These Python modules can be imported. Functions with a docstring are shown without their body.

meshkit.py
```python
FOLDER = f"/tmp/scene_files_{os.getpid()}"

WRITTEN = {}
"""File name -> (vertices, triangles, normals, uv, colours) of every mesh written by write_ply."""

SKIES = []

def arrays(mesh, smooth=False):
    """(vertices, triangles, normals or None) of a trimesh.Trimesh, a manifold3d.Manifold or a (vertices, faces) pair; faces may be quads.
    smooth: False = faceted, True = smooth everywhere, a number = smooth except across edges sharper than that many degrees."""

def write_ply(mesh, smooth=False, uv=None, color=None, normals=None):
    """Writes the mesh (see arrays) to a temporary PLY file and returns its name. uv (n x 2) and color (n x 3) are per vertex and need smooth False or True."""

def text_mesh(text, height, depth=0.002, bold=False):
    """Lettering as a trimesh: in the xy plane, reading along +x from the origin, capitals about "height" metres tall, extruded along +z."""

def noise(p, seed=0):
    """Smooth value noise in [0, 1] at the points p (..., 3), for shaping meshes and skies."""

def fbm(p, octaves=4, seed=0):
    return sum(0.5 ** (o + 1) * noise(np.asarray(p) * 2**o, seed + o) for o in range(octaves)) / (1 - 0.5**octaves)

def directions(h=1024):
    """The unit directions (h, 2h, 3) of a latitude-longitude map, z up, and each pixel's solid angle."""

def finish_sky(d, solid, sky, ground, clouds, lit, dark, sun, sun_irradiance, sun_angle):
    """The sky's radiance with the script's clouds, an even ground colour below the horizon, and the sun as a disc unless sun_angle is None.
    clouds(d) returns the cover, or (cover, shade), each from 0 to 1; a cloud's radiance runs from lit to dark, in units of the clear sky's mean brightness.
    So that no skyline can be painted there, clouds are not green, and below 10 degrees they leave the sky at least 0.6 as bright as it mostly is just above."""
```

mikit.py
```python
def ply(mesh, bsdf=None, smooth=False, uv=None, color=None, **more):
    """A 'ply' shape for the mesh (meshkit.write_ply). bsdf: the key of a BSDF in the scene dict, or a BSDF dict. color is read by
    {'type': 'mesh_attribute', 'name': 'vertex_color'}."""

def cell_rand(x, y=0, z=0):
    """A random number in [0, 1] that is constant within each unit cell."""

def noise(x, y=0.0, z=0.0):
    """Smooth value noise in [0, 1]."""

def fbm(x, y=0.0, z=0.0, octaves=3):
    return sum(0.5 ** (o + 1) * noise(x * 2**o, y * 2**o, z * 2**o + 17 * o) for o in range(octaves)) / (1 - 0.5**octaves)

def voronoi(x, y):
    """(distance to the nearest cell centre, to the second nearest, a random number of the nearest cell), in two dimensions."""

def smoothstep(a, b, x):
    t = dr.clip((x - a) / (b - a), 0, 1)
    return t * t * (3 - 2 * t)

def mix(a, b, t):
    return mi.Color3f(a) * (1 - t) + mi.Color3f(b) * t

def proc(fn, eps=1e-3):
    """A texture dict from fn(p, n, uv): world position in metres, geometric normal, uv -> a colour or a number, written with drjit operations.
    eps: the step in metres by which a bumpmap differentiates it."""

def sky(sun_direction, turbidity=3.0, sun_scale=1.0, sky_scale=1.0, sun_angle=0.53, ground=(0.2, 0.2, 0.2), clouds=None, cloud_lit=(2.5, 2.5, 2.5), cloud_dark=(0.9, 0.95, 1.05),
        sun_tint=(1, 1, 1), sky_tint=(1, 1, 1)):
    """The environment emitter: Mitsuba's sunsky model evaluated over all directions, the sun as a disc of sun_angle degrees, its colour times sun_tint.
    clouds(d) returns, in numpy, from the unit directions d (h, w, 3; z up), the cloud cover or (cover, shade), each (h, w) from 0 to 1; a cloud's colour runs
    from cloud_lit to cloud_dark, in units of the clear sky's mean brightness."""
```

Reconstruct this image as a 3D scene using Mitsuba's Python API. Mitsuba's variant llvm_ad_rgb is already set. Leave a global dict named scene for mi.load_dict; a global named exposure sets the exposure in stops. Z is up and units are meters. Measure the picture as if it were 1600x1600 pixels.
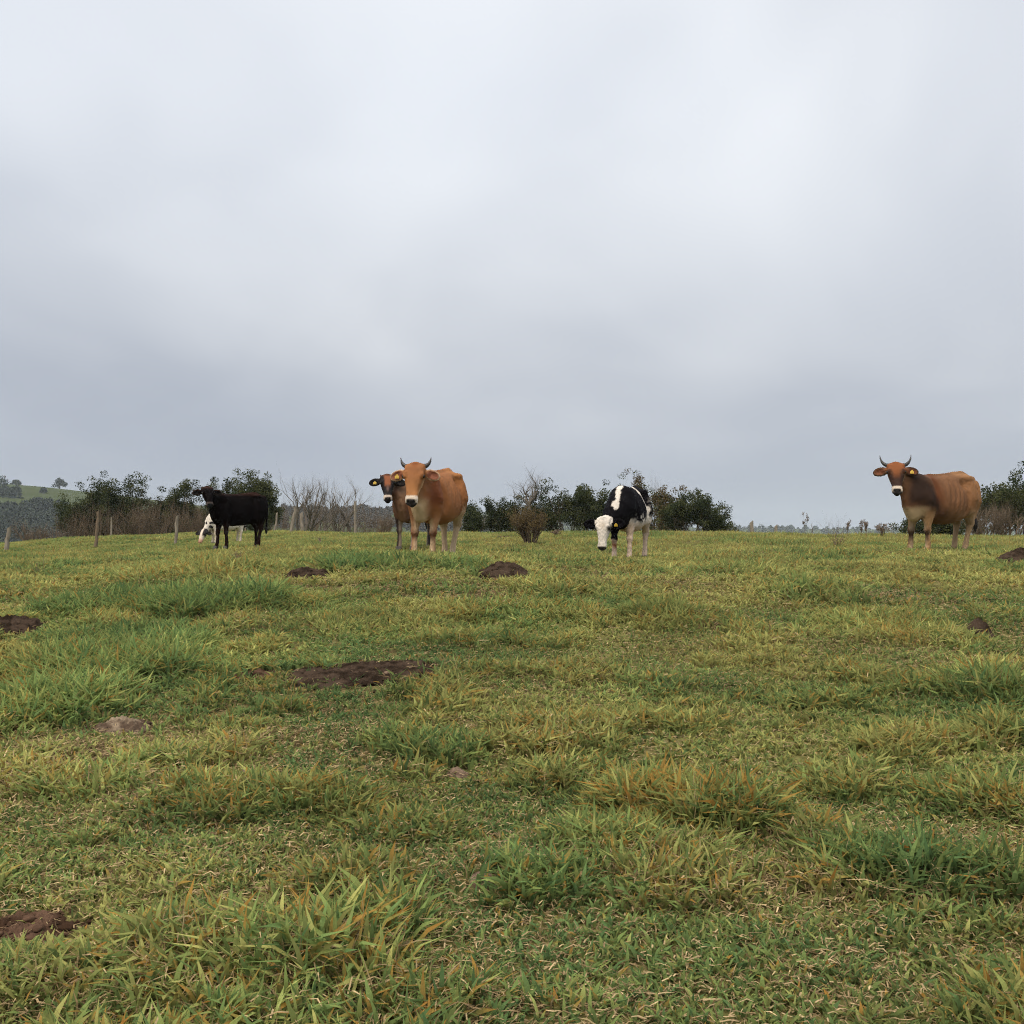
import math
import numpy as np
import mitsuba as mi
import drjit as dr
import mikit
import meshkit
from meshkit import fbm as nfbm, noise as nnoise
from mikit import noise, fbm, smoothstep, mix, proc, cell_rand
from scipy.interpolate import RBFInterpolator
from scipy.ndimage import map_coordinates

T = mi.ScalarTransform4f
scene, labels = {}, {}

# ------------------------------------------------------------------ camera, sky, exposure
EYE = 1.45                      # a person holding the phone at chest height
HY = 828.0                      # the photograph row of the level horizon
FOV = 50.0
FOC = 800 / math.tan(math.radians(FOV / 2))     # focal length in photograph pixels
scene['camera'] = {'type': 'perspective', 'fov': FOV, 'fov_axis': 'x', 'near_clip': 0.1, 'far_clip': 9000.0, 'principal_point_offset_y': (800 - HY) / 1600,
                   'to_world': T().look_at(origin=[0, 0, EYE], target=[0, 10, EYE], up=[0, 0, 1])}
exposure = 2.8


def cloud_layer(d):
    """A closed grey stratus, brighter towards the zenith, with broad soft swells of thinner and thicker cloud."""
    el = np.degrees(np.arcsin(np.clip(d[..., 2], 0, 1)))
    az = np.degrees(np.arctan2(d[..., 0], d[..., 1]))
    h = np.maximum(d[..., 2], 0.0) + 0.30
    p = np.stack([d[..., 0] / h, d[..., 1] / h, 0 * h], -1)
    warp = nfbm(p * 0.9 + 3.1, 3, seed=5)[..., None] * np.array([1.0, 0.7, 0]) * 0.9
    big = nfbm(p * np.array([0.9, 0.55, 1]) + warp + np.array([7.4, 2.2, 0]), 3, seed=11) - .5
    fine = nfbm(p * np.array([2.4, 1.5, 1]) + warp * 2 + 20.0, 4, seed=23) - .5
    bright = np.interp(el, [0, 3, 6, 9, 14, 26, 50, 90], [.012, .055, .130, .192, .245, .36, .60, 1.0])
    def swell(a, e, ra, re, turn=0.0):
        c, k = math.cos(math.radians(turn)), math.sin(math.radians(turn))
        u, v = (az - a) * c + (el - e) * k, (el - e) * c - (az - a) * k
        return np.exp(-(u / ra) ** 2 - (v / re) ** 2)
    soft = (.30 * big + .30 * fine) * np.clip(el / 8, 0, 1)
    soft += (-.026 * swell(-26, 8, 9, 4, -15) - .032 * swell(25, 11, 9, 4, 25) - .018 * swell(20, 5, 8, 3, 15) + .07 * swell(-10, 11, 11, 3.2, -25) + .10 * swell(15, 20, 10, 4.5, 30)
             + .05 * swell(11, 9, 3.5, 2, 20) + .06 * swell(-6, 22, 5, 7) + .05 * swell(-22, 21, 9, 4) - .04 * swell(4, 24, 4, 3, 40) - .03 * swell(5, 12, 4, 4))
    cover = 1 - .12 * np.clip((el - 8) / 14, 0, 1) * np.clip(.5 + 1.6 * big, 0, 1)
    return cover, np.clip(1 - bright - soft, 0, 1)


scene['sky'] = mikit.sky([-0.25, -0.45, 0.85], turbidity=3, sun_scale=0.30, sun_angle=45, clouds=cloud_layer,
                         cloud_lit=(2.36, 2.36, 2.30), cloud_dark=(0.675, 0.742, 0.878), ground=(0.12, 0.13, 0.12))
labels['sky'] = {'kind': 'structure'}


# ------------------------------------------------------------------ helpers
def key_for(name):
    if name not in scene and name not in used:
        used.add(name)
        return name
    i = 1
    while f'{name}_{i:03d}' in used or f'{name}_{i:03d}' in scene:
        i += 1
    used.add(f'{name}_{i:03d}')
    return f'{name}_{i:03d}'


used = set()


def tag(key, label, cat, group=None, kind=None):
    labels[key] = {'label': label, 'category': cat}
    if group:
        labels[key]['group'] = group
    if kind:
        labels[key]['kind'] = kind


def put(key, mesh, bsdf, smooth=False, color=None, uv=None, to_world=None):
    s = mikit.ply(mesh, bsdf, smooth=smooth, color=color, uv=uv)
    if to_world is not None:
        s['to_world'] = to_world
    scene[key] = s
    return s


def merge(parts):
    vs, fs, n = [], [], 0
    for v, f in parts:
        vs.append(np.asarray(v, float))
        fs.append(np.asarray(f, int) + n)
        n += len(v)
    return np.vstack(vs), np.vstack(fs)


def tube(points, radii, sides=6, cap=True):
    """A polyline as a closed tapering tube: (vertices, triangles)."""
    p = np.asarray(points, float)
    r = np.broadcast_to(np.asarray(radii, float), (len(p),))
    t = np.gradient(p, axis=0)
    t /= np.linalg.norm(t, axis=1, keepdims=True) + 1e-12
    ref = np.array([0, 0, 1.0]) if abs(t[0, 2]) < 0.85 else np.array([1.0, 0, 0])
    a = np.cross(t, ref)
    a /= np.linalg.norm(a, axis=1, keepdims=True) + 1e-12
    b = np.cross(t, a)
    ang = np.arange(sides) * 2 * np.pi / sides
    v = p[:, None] + r[:, None, None] * (np.cos(ang)[None, :, None] * a[:, None] + np.sin(ang)[None, :, None] * b[:, None])
    v = v.reshape(-1, 3)
    i, j = np.meshgrid(np.arange(len(p) - 1), np.arange(sides), indexing='ij')
    q = np.stack([i * sides + j, i * sides + (j + 1) % sides, (i + 1) * sides + (j + 1) % sides, (i + 1) * sides + j], -1).reshape(-1, 4)
    f = np.vstack([q[:, [0, 2, 1]], q[:, [0, 3, 2]]])
    if cap:
        n = len(v)
        v = np.vstack([v, p[:1], p[-1:]])
        k = np.arange(sides)
        e = (len(p) - 1) * sides
        f = np.vstack([f, np.stack([0 * k + n, k, (k + 1) % sides], 1), np.stack([0 * k + n + 1, e + (k + 1) % sides, e + k], 1)])
    return v, f


def vc(kind='principled', **more):
    return {'type': kind, 'base_color': {'type': 'mesh_attribute', 'name': 'vertex_color'}, **more}


# ------------------------------------------------------------------ the lie of the land
def ray_point(px, py, d):
    """The point at depth d (metres along the view) seen at the photograph's pixel."""
    return np.array([(px - 800) / FOC * d, d, EYE - (py - HY) / FOC * d])


LAND = [(655, 874, 15), (700, 877, 16), (350, 863, 19.5), (400, 857, 20), (985, 876, 16.3), (1005, 877, 17.2), (1440, 866, 17.2),
        (1505, 864, 18.2), (628, 862, 18.5), (1200, 836, 28), (1000, 834, 28), (800, 836, 28), (1350, 840, 26), (1560, 846, 24),
        (0, 848, 40), (150, 840, 42), (300, 832, 40), (450, 832, 38), (560, 834, 37), (150, 856, 33), (275, 852, 33), (372, 849, 31),
        (10, 862, 33), (680, 834, 33)]
pts = [ray_point(*q) for q in LAND]
for x in (-4, -2, 0, 2, 4):
    pts += [np.array([x, -3, -0.2]), np.array([x, 0, 0.0]), np.array([x, 4, 0.28])]
for x in (-4, -2, 0, 2, 4):
    pts += [np.array([x, 8, 0.56])]
for x in (-24, 24):
    pts += [np.array([x, 4, 0.25]), np.array([x, -4, -0.2]), np.array([x, 14, 0.85])]
for x in (-24, -8, 8, 24, 34, -34):
    pts += [np.array([x, 52, -0.1 - 0.02 * abs(x)])]
pts += [np.array([12, 36, 1.0]), np.array([20, 34, 1.0]), np.array([26, 22, 1.05]), np.array([0, 40, 0.9])]
pts = np.array(pts)
_rbf = RBFInterpolator(pts[:, :2], pts[:, 2], kernel='thin_plate_spline', smoothing=0.02)
GX0, GX1, GY0, GY1, GS = -60.0, 60.0, -20.0, 90.0, 0.2
_gx, _gy = np.arange(GX0, GX1 + GS, GS), np.arange(GY0, GY1 + GS, GS)
_cx, _cy = np.arange(GX0, GX1 + 1, 1.0), np.arange(GY0, GY1 + 1, 1.0)
_m = np.stack(np.meshgrid(_cx, _cy, indexing='ij'), -1)
_coarse = _rbf(_m.reshape(-1, 2)).reshape(len(_cx), len(_cy))
_X, _Y = np.meshgrid(_gx, _gy, indexing='ij')
_near = map_coordinates(_coarse, [(_X - GX0) / 1.0, (_Y - GY0) / 1.0], order=3, mode='nearest')


def far_fall(r):
    return 0.7 - 44.0 * (1 - np.exp(-np.maximum(r - 44, 0) / 150.0)) - 0.0 * r


_R = np.hypot(_X, _Y)
_w = np.clip((_R - 38) / 22, 0, 1)
_w = _w * _w * (3 - 2 * _w)
_P = np.stack([_X, _Y, 0 * _X], -1)
_lumps = 0.10 * (nfbm(_P * 0.35, 3, seed=3) - 0.5) + 0.10 * (nfbm(_P * 1.3 + 9, 3, seed=4) - 0.5)
GRID = (_near + _lumps) * (1 - _w) + far_fall(_R) * _w


def ground_z(x, y):
    if np.ndim(x) == 0 and np.ndim(y) == 0:
        return float(ground_z(np.array([x]), np.array([y]))[0])
    x, y = np.broadcast_arrays(np.asarray(x, float), np.asarray(y, float))
    z = map_coordinates(GRID, [(x - GX0) / GS, (y - GY0) / GS], order=1, mode='nearest')
    r = np.hypot(x, y)
    return np.where(r > 58, far_fall(r), z)


def at(px, py):
    """Where the view through the photograph's pixel meets the ground."""
    d = np.concatenate([np.arange(2.0, 60, 0.02)])
    p = np.stack([(px - 800) / FOC * d, d, EYE - (py - HY) / FOC * d], -1)
    below = np.nonzero(p[:, 2] < ground_z(p[:, 0], p[:, 1]))[0]
    i = below[0] if len(below) else len(d) - 1
    return np.array([p[i, 0], p[i, 1], float(ground_z(p[i, 0], p[i, 1]))])


def stand(px, d):
    """The ground point at depth d along the photograph's column px."""
    x = (px - 800) / FOC * d
    return np.array([x, d, float(ground_z(x, d))])


# ------------------------------------------------------------------ ground sheet
def polar_sheet(radii, az):
    R, A = np.meshgrid(radii, az, indexing='ij')
    X, Y = R * np.sin(A), R * np.cos(A)
    Z = ground_z(X, Y)
    n, m = R.shape
    i, j = np.meshgrid(np.arange(n - 1), np.arange(m), indexing='ij')
    j2 = (j + 1) % m
    q = np.stack([i * m + j, (i + 1) * m + j, (i + 1) * m + j2, i * m + j2], -1).reshape(-1, 4)
    v = np.stack([X, Y, Z], -1).reshape(-1, 3)
    v = np.vstack([v, [[0, 0, ground_z(0.0, 0.0)]]])
    k = np.arange(m)
    tri = np.stack([0 * k + len(v) - 1, k, (k + 1) % m], 1)
    f = np.vstack([q[:, [0, 2, 1]], q[:, [0, 3, 2]], tri[:, [0, 2, 1]]])
    return v, f


_az = np.radians(np.concatenate([np.arange(-42, 42, 0.42), np.arange(42, 318, 6.0)]))
_rad = np.concatenate([np.arange(0.6, 12, 0.14), np.arange(12, 48, 0.32), 48 * 1.09 ** np.arange(0, 45)])


def ground_look(p, n, uv):
    a = fbm(p.x * 0.55, p.y * 0.55, 2.0, octaves=3)
    b = fbm(p.x * 9.0, p.y * 9.0, 0.0, octaves=3)
    c = noise(p.x * 60.0, p.y * 60.0, 0.0)
    r = dr.sqrt(p.x * p.x + p.y * p.y)
    thatch = mix((0.060, 0.044, 0.025), (0.17, 0.125, 0.068), smoothstep(0.3, 0.75, 0.55 * b + 0.45 * c))
    green = mix((0.095, 0.125, 0.036), (0.18, 0.19, 0.062), a)
    t = smoothstep(0.25, 0.7, 0.6 * a + 0.4 * b) * 0.6
    t = dr.maximum(t, smoothstep(14.0, 40.0, r) * 0.92)
    t = dr.maximum(t, smoothstep(0.90, 0.72, p.y / dr.maximum(r, 0.1)) * 0.9)       # bare of modelled blades beyond the pasture in view
    return mix(thatch, green, t)


scene['turf'] = {'type': 'twosided', 'bsdf': {'type': 'diffuse', 'reflectance': proc(ground_look)}}
put('ground', polar_sheet(_rad, _az), 'turf', smooth=True)
labels['ground'] = {'kind': 'structure', 'label': 'pasture ground sloping up to a low crest, short turf and thatch', 'category': 'ground'}

# ------------------------------------------------------------------ bare heaps and dung lying in the grass: (px, py, half width, half depth, height, kind)
HEAPS = [
    (584, 1052, 0.62, 0.48, 0.06, 'big'), (480, 901, 0.30, 0.32, 0.11, 'heap'), (787, 900, 0.34, 0.36, 0.16, 'heap'), (1598, 880, 0.42, 0.45, 0.20, 'heap'),
    (8, 984, 0.30, 0.32, 0.12, 'heap'), (1528, 1000, 0.135, 0.13, 0.17, 'clod'), (195, 1138, 0.16, 0.14, 0.055, 'pale'), (52, 1455, 0.145, 0.11, 0.035, 'red'),
    (385, 1215, 0.075, 0.066, 0.042, 'dung'), (760, 1382, 0.074, 0.066, 0.045, 'dung'), (715, 1214, 0.060, 0.06, 0.045, 'dung'), (395, 1056, 0.19, 0.18, 0.03, 'redpatch'),
    (235, 1074, 0.08, 0.08, 0.03, 'clod'), (250, 1314, 0.035, 0.032, 0.018, 'dung'),
]
HEAPS = [(at(px, py), rx, ry, h, k) for px, py, rx, ry, h, k in HEAPS]


def bare_mask(x, y):
    """1 where the turf is broken, 0 in the grass."""
    m = np.zeros(np.shape(x))
    for c, rx, ry, h, k in HEAPS:
        near = (np.abs(x - c[0]) < 2.4 * rx) & (np.abs(y - c[1]) < 2.4 * ry)
        if near.any():
            xs, ys = x[near], y[near]
            w = 0.75 * (nfbm(np.stack([xs * 9, ys * 9, 0 * xs], -1), 3, seed=8) - 0.5)
            e = 1.35 if rx < .15 else 1.05
            q = np.hypot((xs - c[0]) / (rx * e), (ys - c[1] + .15 * ry) / (ry * e * 1.1)) + w
            m[near] = np.maximum(m[near], .93 * (1 - ss_(0.62, 1.12, q)))
    return m


def ss_(a, b, x):
    t = np.clip((x - a) / (b - a), 0, 1)
    return t * t * (3 - 2 * t)


# ------------------------------------------------------------------ grass: taller and shorter sward, (px, py, half width px, half depth m, height m, hue 0 blue-green .. 1 yellow, straw, rust)
SWARD = [
    (300, 955, 170, 0.9, .30, .22, .10, .05), (130, 958, 90, .8, .24, .30, .10, .05), (290, 905, 160, 1.2, .24, .95, .15, .30),
    (150, 1060, 190, .8, .24, .45, .15, .12), (60, 1120, 120, .5, .24, .62, .10, .10), (200, 1010, 120, .5, .18, .25, .2, .05),
    (540, 890, 80, 1.0, .24, .25, .08, .05), (655, 892, 70, 1.0, .22, .45, .08, .05), (720, 895, 50, .8, .20, .35, .05, .05), (870, 930, 70, .7, .20, .80, .15, .30),
    (960, 935, 60, .6, .16, .70, .1, .15), (1040, 972, 70, .55, .20, .70, .12, .10), (1280, 935, 90, .8, .24, .60, .12, .10), (1180, 900, 80, 1.0, .20, .85, .2, .1),
    (1390, 985, 120, .6, .15, .85, .15, .25), (1550, 1095, 80, .45, .27, .50, .10, .12), (1500, 1010, 60, .5, .17, .9, .2, .15), (1585, 1165, 60, .25, .2, .6, .1, .15),
    (1130, 1300, 110, .26, .27, .45, .24, .62), (1020, 1275, 100, .22, .21, .80, .26, .75), (930, 1330, 90, .20, .16, .55, .14, .22), (890, 1230, 90, .2, .14, .75, .2, .3),
    (1420, 1395, 130, .22, .19, .12, .07, .04), (1340, 1360, 90, .16, .16, .28, .08, .08), (1570, 1400, 60, .20, .17, .30, .10, .12), (1330, 1240, 80, .2, .15, .85, .15, .35),
    (1570, 1270, 80, .2, .17, .85, .2, .35), (690, 1190, 80, .25, .17, .33, .10, .10), (620, 1170, 60, .2, .13, .45, .1, .12), (120, 1240, 130, .22, .14, .75, .25, .25),
    (270, 1200, 90, .2, .14, .62, .22, .2), (460, 1540, 200, .22, .24, .45, .55, .30), (300, 1510, 150, .20, .19, .65, .64, .35), (590, 1470, 90, .15, .19, .45, .35, .2),
    (820, 1400, 120, .16, .14, .40, .14, .20), (860, 1150, 100, .25, .14, .75, .42, .65), (90, 1560, 150, .15, .12, .75, .62, .12), (640, 1310, 100, .16, .12, .5, .3, .25),
    (1180, 1130, 150, .3, .07, .80, .45, .15), (1080, 1500, 180, .2, .055, .35, .32, .05), (560, 985, 120, .6, .13, .8, .18, .12), (1480, 1470, 130, .16, .085, .38, .28, .10),
    (770, 900, 70, .4, .15, .45, .08, .05), (430, 1075, 80, .25, .07, .75, .4, .5),
]
SWARD = [(at(px, py), wpx, dm, h, hue, st, ru) for px, py, wpx, dm, h, hue, st, ru in SWARD]


def sward(x, y):
    """Height, hue, straw and rust share of the grass at the points."""
    P = np.stack([x, y, 0 * x], -1)
    r = np.hypot(x, y)
    a, b, c = nfbm(P * 0.55 + 4, 3, seed=41), nfbm(P * 2.2 + 8, 3, seed=42), nfbm(P * 1.1 + 2, 3, seed=43)
    h = 0.046 + 0.10 * ss_(.50, .72, b) * ss_(16, 9, r) + .06 * ss_(9, 16, r) * ss_(.42, .62, a) + .012 * ss_(8, 14, r) + .022 * ss_(11, 15, r)
    hue = 0.50 + 1.7 * (c - .5) + .9 * (b - .5) + .30 * ss_(6, 15, r)
    straw = 0.28 + 1.2 * (a - .45) - .08 * ss_(8, 20, r)
    rust = 0.08 + .40 * np.maximum(b - .52, 0) * 2
    for ctr, wpx, dm, hh, hu, st, ru in SWARD:
        rx = wpx * ctr[1] / FOC
        near = (np.abs(x - ctr[0]) < 1.7 * rx) & (np.abs(y - ctr[1] - dm * .3) < 1.7 * dm)
        if not near.any():
            continue
        q = np.hypot((x[near] - ctr[0]) / rx, (y[near] - ctr[1] - dm * .3) / dm) + 0.9 * (b[near] - .5)
        k = 1 - ss_(.45, 1.25, q)
        h[near] += (hh - h[near]) * k
        hue[near] += (hu - hue[near]) * k * .85
        straw[near] += (st - straw[near]) * k * .85
        rust[near] += (.7 * ru - rust[near]) * k * .85
    return h, hue, np.clip(straw, .04, .8), np.clip(rust, 0, .6)


def blade_field(rng, r0, r1, density, per, seg, widen, half=31.0, hscale=1.0, vary=1.0):
    """Tufts of blades between the radii: (vertices, triangles, colours)."""
    half = math.radians(half)
    n = int(density / per * half * (r1 ** 2 - r0 ** 2))
    r = np.sqrt(rng.uniform(r0 ** 2, r1 ** 2, n))
    a = rng.uniform(-half, half, n)
    x, y = r * np.sin(a), r * np.cos(a)
    keep = rng.uniform(size=n) > bare_mask(x, y)
    x, y = x[keep], y[keep]
    cnt = np.maximum(1, rng.poisson(per, len(x)))
    t = np.repeat(np.arange(len(x)), cnt)
    n = len(t)
    h, hue, straw, rust = (q[t] for q in sward(x, y))
    th = rng.normal(0, .22 * vary, len(x))[t]                     # tone of the tuft
    ta = rng.uniform(0, 2 * np.pi, len(x))[t]
    tl = rng.uniform(.0, .45, len(x))[t]
    ang = rng.uniform(0, 2 * np.pi, n)
    spread = .012 + .25 * h * rng.uniform(.1, 1, n)
    bx, by = x[t] + np.cos(ang) * spread * rng.uniform(0, 1, n), y[t] + np.sin(ang) * spread * rng.uniform(0, 1, n)
    u = rng.uniform(size=n)
    dead = u < straw * (.4 + .6 * vary)
    L = hscale * h * rng.uniform(.42, 1.08, n) * np.where(dead, rng.uniform(.5, 1.05, n), 1) + .012
    short = ss_(.14, .05, h)
    lean = rng.uniform(.10, .85, n) + .45 * short * rng.uniform(0, 1, n) + np.where(dead, rng.uniform(.2, 1.3, n), 0)
    curl = rng.uniform(-.1, .75, n) * (1 - .5 * short) + np.where(dead, rng.normal(0, .6, n), 0)
    az = ang + rng.normal(0, .6, n)
    dx, dy = np.cos(az), np.sin(az)
    lx, ly = np.cos(ta) * tl, np.sin(ta) * tl
    W = widen * np.where(dead, rng.uniform(.003, .0065, n), rng.uniform(.0075, .0175, n) * (.80 + 2.8 * np.minimum(h, .22)))
    W = np.minimum(W, L * .27 * widen)
    zb = ground_z(bx, by) - .006
    # the spine
    steps = {4: [0, .30, .66, 1.0], 3: [0, .5, 1.0], 2: [0, 1.0]}[seg]
    prof = {4: [.55, 1.0, .78, 0], 3: [.75, 1.0, 0], 2: [1.0, 0]}[seg]
    roll = rng.normal(0, .5, n)
    spine, cross = [], []
    for s in steps:
        k = lean * s + curl * s * s
        px = bx + L * s * ((dx * k + lx * s) / np.sqrt(1 + k * k))
        py = by + L * s * ((dy * k + ly * s) / np.sqrt(1 + k * k))
        pz = zb + L * s * np.clip(1 - .25 * np.maximum(curl, 0) * s, .2, 1) / np.sqrt(1 + k * k)
        spine.append(np.stack([px, py, pz], -1))
    cx, cy, cz = -dy * np.cos(roll), dx * np.cos(roll), np.sin(roll)
    C = np.stack([cx, cy, cz], -1)
    verts = []
    for k, s in enumerate(steps[:-1]):
        w = (W * prof[k] * .5)[:, None]
        verts += [spine[k] - C * w, spine[k] + C * w]
    verts.append(spine[-1])
    V = np.stack(verts, 1)
    m = V.shape[1]
    tri = []
    for k in range(len(steps) - 2):
        tri += [(2 * k, 2 * k + 1, 2 * k + 3), (2 * k, 2 * k + 3, 2 * k + 2)]
    tri.append((m - 3, m - 2, m - 1))
    F = (np.arange(n) * m)[:, None, None] + np.array(tri)[None]
    # colours
    g = np.clip(hue + th + rng.normal(0, .16 * vary, n), 0, 1)[:, None]
    blue, mid, yel = np.array(GREENS)
    green = np.where(g < .5, blue + (mid - blue) * g * 2, mid + (yel - mid) * (g - .5) * 2)
    patch = nfbm(np.stack([bx * 1.6, by * 1.6, 0 * bx], -1) + 31, 3, seed=47)
    green = green * (.62 + .76 * patch)[:, None]
    green = green * (1 + rng.uniform(-.42, .36, n) * vary)[:, None]
    sv = rng.uniform(size=n)[:, None]
    dry = (np.array(STRAWS[0]) * (1 - sv) + np.array(STRAWS[1]) * sv) * rng.uniform(.55, 1.15, n)[:, None]
    rusty = (rng.uniform(size=n) < rust) & ~dead
    rc = np.array(RUSTS[0]) * (1 - sv) + np.array(RUSTS[1]) * sv
    cols = []
    for k, s in enumerate(steps):
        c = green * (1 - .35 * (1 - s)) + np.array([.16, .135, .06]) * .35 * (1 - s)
        c = np.where(rusty[:, None], c + (rc - c) * ss_(.25, 1.0, s + rng.normal(0, .12, n))[:, None], c)
        c = np.where(dead[:, None], dry, c)
        cols += [c] if k == len(steps) - 1 else [c, c]
    col = np.stack(cols, 1).reshape(-1, 3)
    return V.reshape(-1, 3), F.reshape(-1, 3), col


GREENS = [(.104, .192, .074), (.208, .286, .092), (.385, .388, .135)]

STRAWS = [(.52, .41, .23), (.28, .20, .105)]
RUSTS = [(.36, .175, .042), (.46, .28, .075)]


def litter(rng, r0, r1, density, seg=3):
    """Dead straw lying on the turf."""
    half = math.radians(31)
    n = int(density * half * (r1 ** 2 - r0 ** 2))
    r = np.sqrt(rng.uniform(r0 ** 2, r1 ** 2, n))
    a = rng.uniform(-half, half, n)
    x, y = r * np.sin(a), r * np.cos(a)
    h, hue, straw, rust = sward(x, y)
    keep = rng.uniform(size=n) < np.clip(.25 + 1.3 * straw, 0, 1) * (1 - .75 * bare_mask(x, y))
    x, y, h, straw = x[keep], y[keep], h[keep], straw[keep]
    n = len(x)
    L = rng.uniform(.018, .055, n) * (1 + 1.0 * (h > .13))
    W = rng.uniform(.0020, .0052, n) * (1 + .4 * (r[keep] > 8))
    az, bend, up = rng.uniform(0, 2 * np.pi, n), rng.normal(0, .7, n), rng.uniform(-.3, .9, n)
    z0 = ground_z(x, y) + rng.uniform(.002, .012, n) + .45 * h * rng.uniform(0, 1, n) ** 1.5
    verts, S = [], [0, .5, 1]
    for k, s in enumerate(S):
        aa = az + bend * s
        p = np.stack([x + L * s * np.cos(aa), y + L * s * np.sin(aa), z0 + L * (up * s * (1.1 - s) + .05)], -1)
        c = np.stack([-np.sin(aa), np.cos(aa), .3 + 0 * aa], -1) * (W * (.5, .5, .15)[k])[:, None]
        verts += [p - c, p + c]
    V = np.stack(verts, 1)
    tri = np.array([(0, 1, 3), (0, 3, 2), (2, 3, 5), (2, 5, 4)])
    F = (np.arange(n) * 6)[:, None, None] + tri[None]
    sv = rng.uniform(size=n)[:, None]
    c = (np.array((.50, .385, .22)) * (1 - sv) + np.array((.20, .14, .08)) * sv) * rng.uniform(.6, 1.15, n)[:, None]
    return V.reshape(-1, 3), F.reshape(-1, 3), np.repeat(c, 6, 0)


def join_colored(parts):
    n, V, F, C = 0, [], [], []
    for v, f, c in parts:
        V.append(v)
        F.append(f + n)
        C.append(c)
        n += len(v)
    return (np.vstack(V), np.vstack(F)), np.vstack(C)


_rng = np.random.default_rng(7)
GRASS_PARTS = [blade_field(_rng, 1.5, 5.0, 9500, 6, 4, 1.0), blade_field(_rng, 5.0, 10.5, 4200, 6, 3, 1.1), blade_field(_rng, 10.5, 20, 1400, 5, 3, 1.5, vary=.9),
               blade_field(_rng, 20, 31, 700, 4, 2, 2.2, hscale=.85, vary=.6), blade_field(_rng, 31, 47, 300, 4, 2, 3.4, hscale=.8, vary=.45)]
print('grass triangles', sum(len(f) for _, f, _ in GRASS_PARTS))
scene['blade'] = {'type': 'principledthin', 'base_color': {'type': 'mesh_attribute', 'name': 'vertex_color'}, 'roughness': 0.55, 'diff_trans': 0.9, 'eta': 1.35}
_m, _c = join_colored(GRASS_PARTS)
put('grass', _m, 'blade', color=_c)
tag('grass', 'uneven green, yellowing and rust-tipped pasture grass growing all over the field', 'grass', kind='stuff')
_m, _c = join_colored([litter(_rng, 1.5, 6, 3200), litter(_rng, 6, 13, 900)])
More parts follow.
